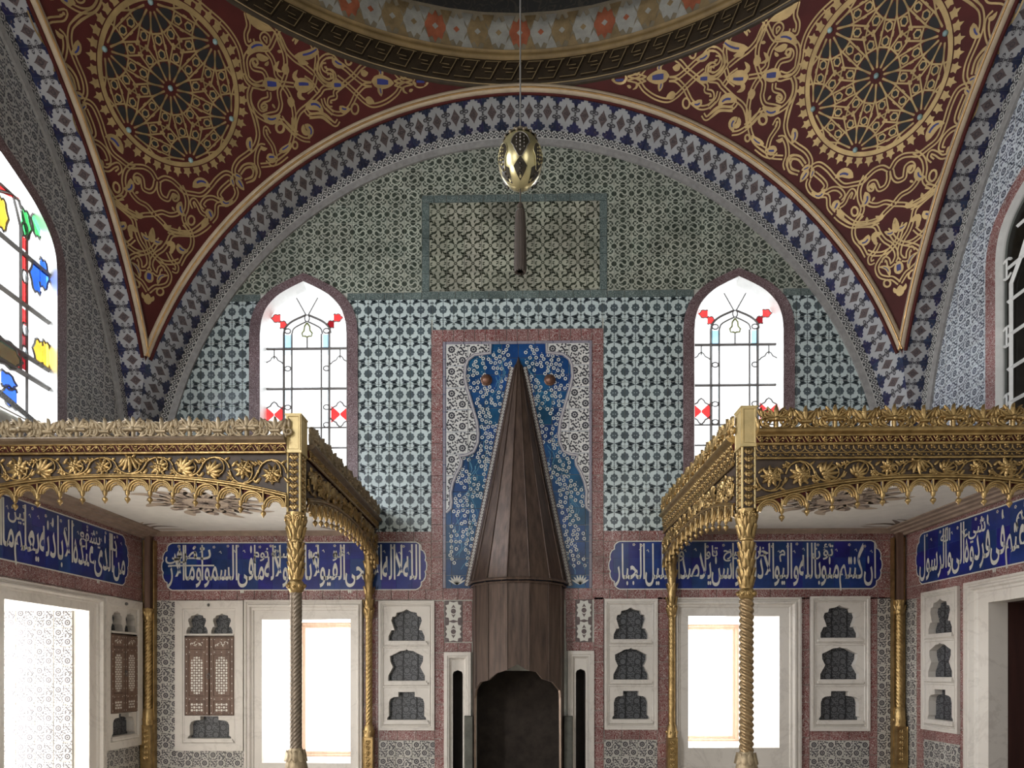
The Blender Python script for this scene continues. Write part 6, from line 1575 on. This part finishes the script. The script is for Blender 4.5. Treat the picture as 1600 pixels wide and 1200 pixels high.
DBL = [  # double-line tendrils of one half of a corner vault
 ('P', [(299, -4), (323, 16), (349, 39), (367, 63), (376, 85), (380, 110), (385, 125), (392.5, 134)]),
 ('P', [(392.5, 135), (388.8, 146), (389.5, 160), (394.5, 175), (399, 190), (403, 208), (401, 222), (395.5, 232), (386.5, 240), (372, 251), (365, 264), (366, 277)]),
 ('P', [(366, 277), (357, 271), (349, 271.6), (338, 280.6), (328, 293), (315.6, 304), (301, 303), (287.5, 299.7), (278.5, 290.7), (268, 281.7), (257, 278.4), (247.6, 283)]),
 ('D', [(250, 490), (250, 600), (290, 690), (370, 730), (400, 680), (430, 625), (490, 640), (510, 700), (480, 735)]),
 ('D', [(560, 540), (610, 640), (640, 740), (635, 860), (600, 950), (600, 1020), (650, 1120), (700, 1190)]),
 ('D', [(185, 930), (290, 905), (400, 940), (490, 930), (560, 880)]), ('D', [(185, 940), (300, 1050), (370, 1130), (450, 1160), (560, 1185), (700, 1180), (830, 1090), (920, 1000)]),
 ('D', [(735, 850), (705, 770), (740, 735), (790, 800), (840, 900), (910, 950)]), ('D', [(980, 1040), (1045, 950), (1065, 800), (1200, 790), (1290, 730), (1330, 640), (1310, 560)]),
 ('D', [(1240, 480), (1130, 580), (1085, 660), (1130, 735)]), ('D', [(890, 850), (850, 790), (910, 715), (1000, 705), (1090, 750)]),
 ('D', [(1370, 360), (1440, 270), (1540, 250), (1590, 300), (1560, 420), (1450, 480)]),
 ('E', [(1070, 0), (1165, 110), (1205, 250), (1180, 380), (1090, 490), (1010, 640)]), ('E', [(820, 110), (950, 155), (1100, 165), (1250, 165), (1400, 80), (1480, 5)]),
 ('E', [(1150, 165), (960, 165), (870, 190), (820, 290), (740, 400), (640, 470), (575, 560), (560, 650), (590, 730)]), ('E', [(545, 390), (610, 490), (740, 630), (820, 730), (855, 830), (810, 940), (700, 980), (620, 985), (520, 1060)]),
 ('E', [(820, 440), (880, 560), (960, 660), (950, 740), (890, 720)]), ('E', [(650, 540), (770, 600), (900, 605), (1000, 570)]), ('E', [(590, 740), (660, 790), (690, 700), (740, 680), (755, 740)]), ('E', [(580, 400), (640, 310), (700, 240)]),
 ('A', [(725, 505), (620, 400), (480, 320), (350, 240), (200, 70)]), ('A', [(725, 505), (790, 440), (870, 430), (970, 500), (1035, 590), (985, 670)]), ('A', [(725, 505), (790, 620), (870, 790), (1000, 930), (1150, 1030), (1300, 1150)]),
 ('A', [(725, 505), (770, 650), (830, 800), (860, 950), (855, 1080)]), ('A', [(725, 505), (680, 620), (620, 740), (560, 770), (400, 770), (270, 840), (230, 960), (250, 1120), (280, 1230), (400, 1320), (520, 1290)]),
 ('A', [(590, 690), (590, 590), (525, 540), (485, 600), (550, 700)]), ('A', [(560, 800), (650, 920), (700, 1080), (720, 1180), (800, 1260)]), ('A', [(420, 1020), (370, 950), (330, 990), (360, 1070), (500, 1110), (560, 1200), (560, 1250)]),
 ('A', [(240, 200), (280, 400), (240, 540), (265, 680), (340, 670), (335, 610)]), ('A', [(1090, 540), (1180, 590), (1310, 770), (1350, 900), (1340, 1050), (1330, 1150)]),
 ('A', [(1600, 870), (1500, 880), (1410, 950), (1370, 1060), (1390, 1160), (1450, 1240), (1540, 1280), (1590, 1230), (1570, 1140), (1470, 1090), (1450, 1030), (1500, 1020)]),
 ('B', [(810, 420), (860, 270), (870, 190)]), ('B', [(330, 440), (430, 460), (520, 480), (590, 430), (700, 380), (810, 420)]), ('B', [(330, 450), (295, 560), (310, 720), (390, 860), (500, 950), (620, 1000), (740, 980)]),
 ('B', [(600, 540), (600, 640), (500, 680), (455, 750), (490, 815), (560, 790)]), ('B', [(810, 430), (760, 520), (765, 620), (785, 740), (740, 860), (600, 900), (510, 930)]), ('B', [(810, 430), (900, 560), (970, 740), (1000, 950), (985, 1150)]),
 ('B', [(340, 830), (400, 1000), (430, 1180)]), ('B', [(810, 410), (990, 435)]), ('B', [(1400, 560), (1230, 730), (1080, 860), (1020, 1000), (1000, 1150)]), ('B', [(1150, 320), (1260, 400), (1380, 560)]), ('B', [(1340, 290), (1290, 450), (1190, 545)]),
 ('B', [(1300, 1080 - 900), (1400, 330), (1500, 420), (1600, 430)]), ('B', [(1400, 560), (1460, 480), (1590, 460)]), ('B', [(740, 980), (850, 1020), (980, 1150), (1050, 1190)]), ('B', [(1440, 640), (1480, 760), (1600, 880)]), ('B', [(1160, 800), (1250, 900), (1450, 900), (1600, 1030)]),
 ('C', [(0, 265), (80, 265), (180, 370), (280, 440), (395, 545)]), ('C', [(395, 545), (500, 420), (600, 375), (750, 375), (900, 430), (1050, 560), (1100, 600), (1240, 635)]), ('C', [(395, 545), (530, 645), (650, 665)]),
 ('C', [(395, 545), (270, 650), (130, 770), (130, 850), (50, 880), (40, 950), (85, 960)]), ('C', [(150, 560), (290, 670), (430, 800), (560, 920), (680, 970), (850, 920), (1000, 810), (1090, 690), (1240, 640)]), ('C', [(430, 800), (540, 690), (650, 670)]),
 ('C', [(0, 990), (100, 1075), (220, 1085), (330, 1000), (385, 900), (430, 800)]), ('C', [(0, 500), (60, 480), (110, 530), (100, 600), (20, 620)]), ('C', [(980, 650), (1100, 600)]), ('C', [(980, 655), (1095, 690)]),
 ('G', [(385, 190), (350, 130), (345, 190), (385, 255), (420, 310), (440, 380), (450, 440)]), ('G', [(345, 310), (295, 310), (262, 380), (255, 480), (280, 560), (268, 615)]), ('G', [(625, 30), (622, 170), (605, 260), (560, 350), (470, 420)]),
 ('G', [(500, 20), (560, 110), (640, 190), (720, 240), (790, 250)]), ('G', [(300, 500), (380, 492), (470, 470), (560, 400)]), ('G', [(90, 580), (140, 515), (205, 505), (238, 560), (225, 630), (150, 655)]), ('G', [(780, 15), (900, 10), (980, 60), (1040, 95), (1072, 55)]), ('G', [(450, 440), (420, 490), (360, 440)]),
]
LEAVES = [  # filled leaves: crop, start, end, width (in crop units), bend, blue core
 ('A', (60, 20), (420, 190), 150, .1, 1), ('A', (240, 210), (680, 480), 110, .12, 0), ('A', (880, 440), (1000, 680), 110, -.5, 1), ('A', (260, 850), (600, 770), 130, -.25, 1), ('A', (400, 860), (600, 920), 100, .1, 0), ('A', (1000, 880), (1440, 690), 130, .15, 1), ('A', (1050, 960), (1220, 1000), 80, 0, 0),
 ('A', (850, 1170), (870, 1000), 130, 0, 0), ('A', (1430, 680), (1550, 800), 80, -.3, 0), ('A', (730, 810), (810, 810), 45, 0, 0), ('A', (530, 1020), (590, 960), 50, .2, 0), ('A', (760, 960), (820, 1130), 60, .5, 0),
 ('B', (500, 410), (790, 430), 190, 0, 2), ('B', (990, 440), (1300, 440), 210, 0, 1), ('B', (1090, 380), (1050, 200), 80, -.4, 0), ('B', (1110, 500), (1170, 660), 80, .4, 0), ('B', (510, 910), (780, 900), 130, .3, 1), ('B', (940, 620), (950, 790), 130, 0, 0), ('B', (1170, 790), (1450, 880), 150, -.3, 1), ('B', (650, 730), (700, 800), 40, 0, 0), ('B', (1140, 1050), (1280, 1180), 90, .4, 0), ('B', (1150, 320), (1290, 430), 90, .2, 0),
 ('C', (1240, 640), (1470, 650), 150, 0, 1), ('C', (80, 290), (280, 400), 110, .15, 1), ('C', (510, 460), (600, 500), 100, .3, 0), ('C', (190, 980), (330, 1010), 110, .3, 1), ('C', (560, 880), (690, 930), 110, 0, 0), ('C', (650, 620), (970, 650), 190, 0, 2), ('C', (760, 570), (710, 440), 80, .4, 1), ('C', (760, 690), (790, 840), 90, 0, 1), ('C', (1090, 600), (1130, 490), 40, .3, 0), ('C', (1120, 690), (1170, 800), 40, .3, 0), ('C', (1150, 560), (1210, 540), 45, 0, 0), ('C', (1190, 770), (1250, 740), 45, 0, 0), ('C', (60, 680), (260, 680), 130, 0, 2), ('C', (480, 290), (510, 360), 40, 0, 0),
 ('D', (720, 560), (960, 560), 130, -.3, 1), ('D', (560, 760), (620, 960), 110, .25, 1), ('D', (1320, 430), (1430, 600), 110, 0, 1), ('D', (1290, 380), (1410, 440), 80, 0, 1), ('D', (1250, 420), (1290, 560), 70, 0, 1), ('D', (1100, 700), (1280, 740), 90, .4, 1), ('D', (920, 860), (990, 1010), 130, 0, 1), ('D', (840, 1100), (930, 980), 80, .1, 0), ('D', (430, 830), (470, 890), 35, 0, 0), ('D', (330, 1060), (420, 1090), 80, .5, 0), ('D', (540, 1110), (535, 1190), 40, 0, 0),
 ('G', (480, 365), (600, 275), 62, .1, 1), ('G', (735, 95), (770, 235), 75, -.3, 1), ('G', (355, 425), (460, 425), 85, 0, 1), ('G', (200, 220), (215, 370), 75, .15, 1), ('G', (300, 305), (365, 330), 40, .3, 0), ('G', (70, 650), (135, 745), 55, 0, 1),
 ('E', (980, 310), (1140, 420), 130, .3, 1), ('E', (790, 310), (900, 430), 100, -.4, 0), ('E', (860, 470), (880, 300), 70, .1, 0), ('E', (990, 120), (1005, 40), 40, 0, 0), ('E', (590, 230), (740, 270), 90, .3, 1), ('E', (570, 290), (580, 60), 110, 0, 0), ('E', (660, 950), (830, 810), 70, -.3, 1), ('E', (520, 920), (520, 720), 150, 0, 2), ('E', (515, 1260), (510, 1090), 120, 0, 0), ('E', (520, 1180), (600, 1130), 70, .3, 0),
]
RINGS = [('G', (495, 130), 38, 44), ('G', (640, 300), 24, 34), ('C', (320, 310), 48, 75), ('C', (410, 1020), 50, 75), ('B', (770, 1090), 60, 85), ('E', (700, 1060), 52, 55), ('D', (700, 1020), 45, 62), ('B', (525, 770), 45, 45), ('A', (385, 975), 40, 50), ('D', (480, 710), 35, 40)]
def dense(pts, step=6.0):
    return spline(pts, 5)
ORN = []                                                   # (kind, surface points, data)
for c, pts in DBL: ORN.append(('d', [pend_hit(*p) for p in dense([cpx(c, q) for q in pts])], None))
for c, a, b, w, bend, core in LEAVES:
    a, b = cpx(c, a), cpx(c, b); s = {'A': 10, 'B': 10, 'C': 9.23, 'D': 8.89, 'E': 10, 'G': 6.345}[c]
    dx, dy = b[0] - a[0], b[1] - a[1]; n = 8
    P = [pend_hit(a[0] + dx * i / n - dy * bend * sin(pi * i / n), a[1] + dy * i / n + dx * bend * sin(pi * i / n)) for i in range(n + 1)]
    ORN.append(('l', P, (w / s * .0050, core)))
for c, p, rx, ry in RINGS:
    p = cpx(c, p); s = {'A': 10, 'B': 10, 'C': 9.23, 'D': 8.89, 'E': 10, 'G': 6.345}[c]
    ORN.append(('r', [pend_hit(p[0] + rx / s * cos(2 * pi * i / 12), p[1] + ry / s * sin(2 * pi * i / 12)) for i in range(13)], None))
for side, par in ((0, PEND[1]), (1, PEND[0])):
    for half in (0, 1):
        for kind, P0, dat in ORN:
            P = [mirror_diag(p) for p in P0] if half else P0
            if side: P = [mirror_x(p) for p in P]
            mb = MB()
            if kind == 'd':
                ribbon(mb, P, .0085, .0225, .004, 0); ribbon(mb, P, -.0225, -.0085, .004, 0)
                mb.build('tendril', GILT, par)
            elif kind == 'r':
                ribbon(mb, P, -.008, .010, .004, 0); mb.build('tendril_loop', GILT, par)
            else:
                w, core = dat; n = len(P) - 1
                W_ = [w * .5 * (sin(pi * (i / n) ** .8) ** .75 + .12) for i in range(n + 1)]
                ribbon(mb, P, W_, [-x for x in W_], .005, 0)
                if core: ribbon(mb, P[2:-2], [x * .42 for x in W_[2:-2]], [-x * (.42 if core == 2 else .05) for x in W_[2:-2]], .0065, 1)
                mb.build('gilt_leaf', [GILT, GBLUE], par)
# roundels of interlaced stars
NC = pnorm(C0)
E1 = V((1, 1, 0)).normalized(); E1 = (E1 - NC * E1.dot(NC)).normalized(); E2 = NC.cross(E1)
if E2.z < 0: E2 = -E2
RM = ((pend_hit(367, 138) - C0).length + (pend_hit(152, 143) - C0).length + (pend_hit(272, 260) - C0).length) / 3
def roundel(side, par):
    def S(a, b, off):
        p = on_pend(C0 + E1 * a + E2 * b, off); return mirror_x(p) if side else p
    def flat(polys, off, m, mb):
        for q in polys:
            k = len(q); mb.add([S(a, b, off) for a, b in q], [tuple(range(k)) if not side else tuple(range(k))[::-1]], m)
    d = RM * .925; lim = RM * .965
    cen = [(0, 0)] + [(d * cos(pi / 3 * k), d * sin(pi / 3 * k)) for k in range(6)]
    far = [(2 * d * cos(pi / 3 * k), 2 * d * sin(pi / 3 * k)) for k in range(6)] + [(sqrt(3) * d * cos(pi / 6 + pi / 3 * k), sqrt(3) * d * sin(pi / 6 + pi / 3 * k)) for k in range(6)]
    black, gold, red = MB(), MB(), MB()
    inn = lambda p: p[0] ** 2 + p[1] ** 2 < lim * lim
    def cutline(p, q, w):
        n = 10; pts = [(p[0] + (q[0] - p[0]) * i / n, p[1] + (q[1] - p[1]) * i / n) for i in range(n + 1)]
        for i in range(n):
            if inn(pts[i]) and inn(pts[i + 1]): flat(stroke([pts[i], pts[i + 1]], w), .0075, 0, gold)
    disc_pts = [(RM * .97 * cos(2 * pi * i / 48), RM * .97 * sin(2 * pi * i / 48)) for i in range(48)]
    gw = .017
    for c in cen + far:
        for k in range(12):
            an = pi / 6 * k; ca, sa = cos(an), sin(an)
            tr = lambda a, b: (c[0] + d * (a * ca - b * sa), c[1] + d * (a * sa + b * ca))
            pet = [tr(*p) for p in ((.13, 0), (.20, .038), (.26, .060), (.30, .052), (.325, .025), (.325, -.025), (.30, -.052), (.26, -.060), (.20, -.038))]
            hx = [tr(.415 + .058 * cos(t) * 1.0, .052 * sin(t)) for t in [pi / 3 * j + pi / 6 * 0 for j in range(6)]]
            if all(inn(p) for p in pet): flat([pet], .003, 0, black)
            if all(inn(p) for p in hx):
                flat([hx], .003, 0, black); flat(stroke(hx, gw * .8, True), .007, 0, gold)
            end = .5 if k % 2 == 0 else .577
            for s in (1, -1):
                cutline(tr(.10, s * .030), tr(.30, s * .078), gw * .8); cutline(tr(.30, s * .078), tr(end, s * .078), gw * .8)
            cutline(tr(.345, -.09), tr(.345, .09), gw * .8)
            cutline(tr(.10, .030), tr(.10 * cos(.52) - (-.030) * sin(.52) * 1.0, .10 * sin(.52) + (-.030) * cos(.52)), gw * .6)
            if k % 2: cutline(tr(.5, .07), tr(.62, .0), gw * .7); cutline(tr(.5, -.07), tr(.62, 0), gw * .7)
            else: cutline(tr(.47, .09), tr(.53, .09), gw * .7)
    tag(black.build('roundel_cell', VBLK, par), 'flat black cells of the star lattice', kind='stuff')  # flat black shapes filling the lattice cells
    gold.build('star_lattice', GILT, par)
    rim = MB(); flat(ring(0, 0, RM * .945, RM * 1.01, 72), .009, 0, rim); rim.build('roundel_rim', GILT, par)
    for c in cen:
        mb = MB(); p = S(c[0], c[1], .012); mb.blob(p, .024, .024, .024, 8); mb.build('stud', STUD, par)
    ns = 44
    for i in range(ns):
        a = 2 * pi * i / ns; cx, cy = RM * 1.065 * cos(a), RM * 1.065 * sin(a); mb = MB()
        pts = []
        for j, (rr, da) in enumerate(((.062, 0), (.030, 30), (.045, 62), (.026, 95), (.040, 130), (.026, 180), (.040, 230), (.026, 265), (.045, 298), (.030, 330))):
            t = a + radians(da); pts.append((cx + rr * cos(t), cy + rr * sin(t)))
        flat([pts], .006, 0, mb); mb.build('rim_star', GILT, par)
roundel(0, PEND[1]); roundel(1, PEND[0])

# ------------------------------------------------------------------ hanging globe with tassel
gp = on_y(813, 251, YC); GX, GZ = gp.x, gp.z
gl = thing('hanging_globe', (GX, YC, GZ), 'pale gilded globe with dark jewelled ovals hanging on a cord with a tassel', 'pendant')
sc_ = YC / F; rx_, rz_ = 33.5 * sc_, 44 * sc_
GBR = mat('pale brass', (.50, .44, .24), .28, .7, var=.2); GDK = mat('dark jewelled plate', (.035, .028, .020), .35, .3, var=.3); SILK = mat_wood('brown silk tassel', (.022, .015, .011), (.06, .042, .032), 30, .7, (1, 1, .02), .4)
MG = T(GX, YC, GZ)
egg = [(rx_ * sin(pi * i / 18) * (1.0 + .05 * cos(pi * i / 18)), -rz_ * cos(pi * i / 18)) for i in range(19)]
MB().lathe([(r_, z) for r_, z in egg], 32).build('globe', GBR, gl, MG)
def eggp(a, z, off):
    t = math.acos(max(-1, min(1, -z / rz_))); r_ = rx_ * sin(t) * (1.0 + .05 * cos(t)) + off; return V((r_ * cos(a), r_ * sin(a), z))
for k in range(6):
    a0 = -pi / 2 + k * pi / 3
    zo = rz_ * .12 if k % 2 == 0 else -rz_ * .10
    mb = MB(); zz, hw, hh = zo, .43, rz_ * (.42 if k % 2 == 0 else .42)
    ol_ = [(hw * sin(t) * (1 if cos(t) > -.3 else .75), hh * cos(t) - (0.010 if cos(t) < -.9 else 0)) for t in [2 * pi * j / 20 for j in range(20)]]
    mb.add([eggp(a0, zz, .0035)] + [eggp(a0 + a, zz + b, .003) for a, b in ol_], [(0, 1 + j, 1 + (j + 1) % 20) for j in range(20)]); mb.build('jewelled_plate', GDK, gl, MG)
    mb = MB().tube([eggp(a0 + a, zz + b, .003) for a, b in ol_], .0022, 5, closed=True)
    for j in range(5): p = eggp(a0, zz + hh * (.7 - .35 * j), .004); mb.blob(p, .005, .005, .006, 6)
    for j in range(4):
        for s in (1, -1): p = eggp(a0 + s * .17, zz + hh * (.45 - .3 * j), .004); mb.blob(p, .0035, .0035, .004, 5)
    mb.build('plate_jewels', GBR if k % 2 else mat('grey jewel', (.22, .20, .18), .3, .5), gl, MG)
    b0 = a0 + pi / 6
    mb = MB(); zt2 = -rz_ * .52; tri = [(-.42, zt2 - .012), (-.2, zt2 + .004), (0, zt2 + .022), (.2, zt2 + .004), (.42, zt2 - .012), (.30, -rz_ * .80), (0, -rz_ * .93), (-.30, -rz_ * .80)]
    mb.add([eggp(a0, -rz_ * .70, .003)] + [eggp(a0 + a * .9, b, .003) for a, b in tri], [(0, 1 + j, 1 + (j + 1) % 8) for j in range(8)])
    for j in range(3): p = eggp(a0, zt2 - .006 - .016 * j, .004); mb.blob(p, .006, .006, .007, 6)
    mb.build('jewelled_plate', GDK, gl, MG)
mb = MB().lathe([(rx_ * .80, rz_ * .66), (rx_ * .66, rz_ * .80), (rx_ * .42, rz_ * .94), (rx_ * .15, rz_ * 1.01), (.006, rz_ * 1.06), (.0, rz_ * 1.08)], 24)
for k in range(14):
    for t, s in ((.70, 0), (.84, .5), (.95, 0)):
        mb.blob(eggp(2 * pi * (k + s) / 14, rz_ * t, .006), .0085, .0085, .0085, 6)
mb.build('cap', mat('dull bronze cap', (.16, .13, .09), .45, .5, var=.3), gl, MG)
MB().tube([(GX, YC, GZ + rz_ * 1.05), (GX, YC, ZR + 3.8)], .0045, 6).build('cord', mat('steel cord', (.22, .21, .20), .4, .5), gl)
zt0, zt1 = on_y(812, 316, YC).z, on_y(812, 425, YC).z
MB().tube([(GX, YC, GZ - rz_), (GX, YC, zt0)], .003, 5).build('cord', mat('dark cord', (.05, .04, .03), .7), gl)
tw = 9.3 * sc_; n = 40; vs_ = []
prof_t = [(.15, zt0), (.45, zt0 - .012), (.62, zt0 - .030), (.66, zt0 - .040), (.80, zt0 - .055), (.92, zt0 - .12), (1.0, zt1 + .06), (1.02, zt1 + .02), (.90, zt1), (.5, zt1 + .006)]
mb = MB()
rings_ = [[(GX + tw * r_ * (1 + (.07 if j % 2 and i > 3 else 0)) * cos(2 * pi * j / n), YC + tw * r_ * (1 + (.07 if j % 2 and i > 3 else 0)) * sin(2 * pi * j / n), z - (.006 if j % 3 == 0 and i >= 7 else 0)) for j in range(n)] for i, (r_, z) in enumerate(prof_t)]
mb.loft(rings_); mb.build('tassel', SILK, gl)
MB().lathe([(tw * .70, zt0 - .046), (tw * .78, zt0 - .04), (tw * .70, zt0 - .034)], 16, c=(GX, YC, 0)).build('tassel_band', GDK, gl)
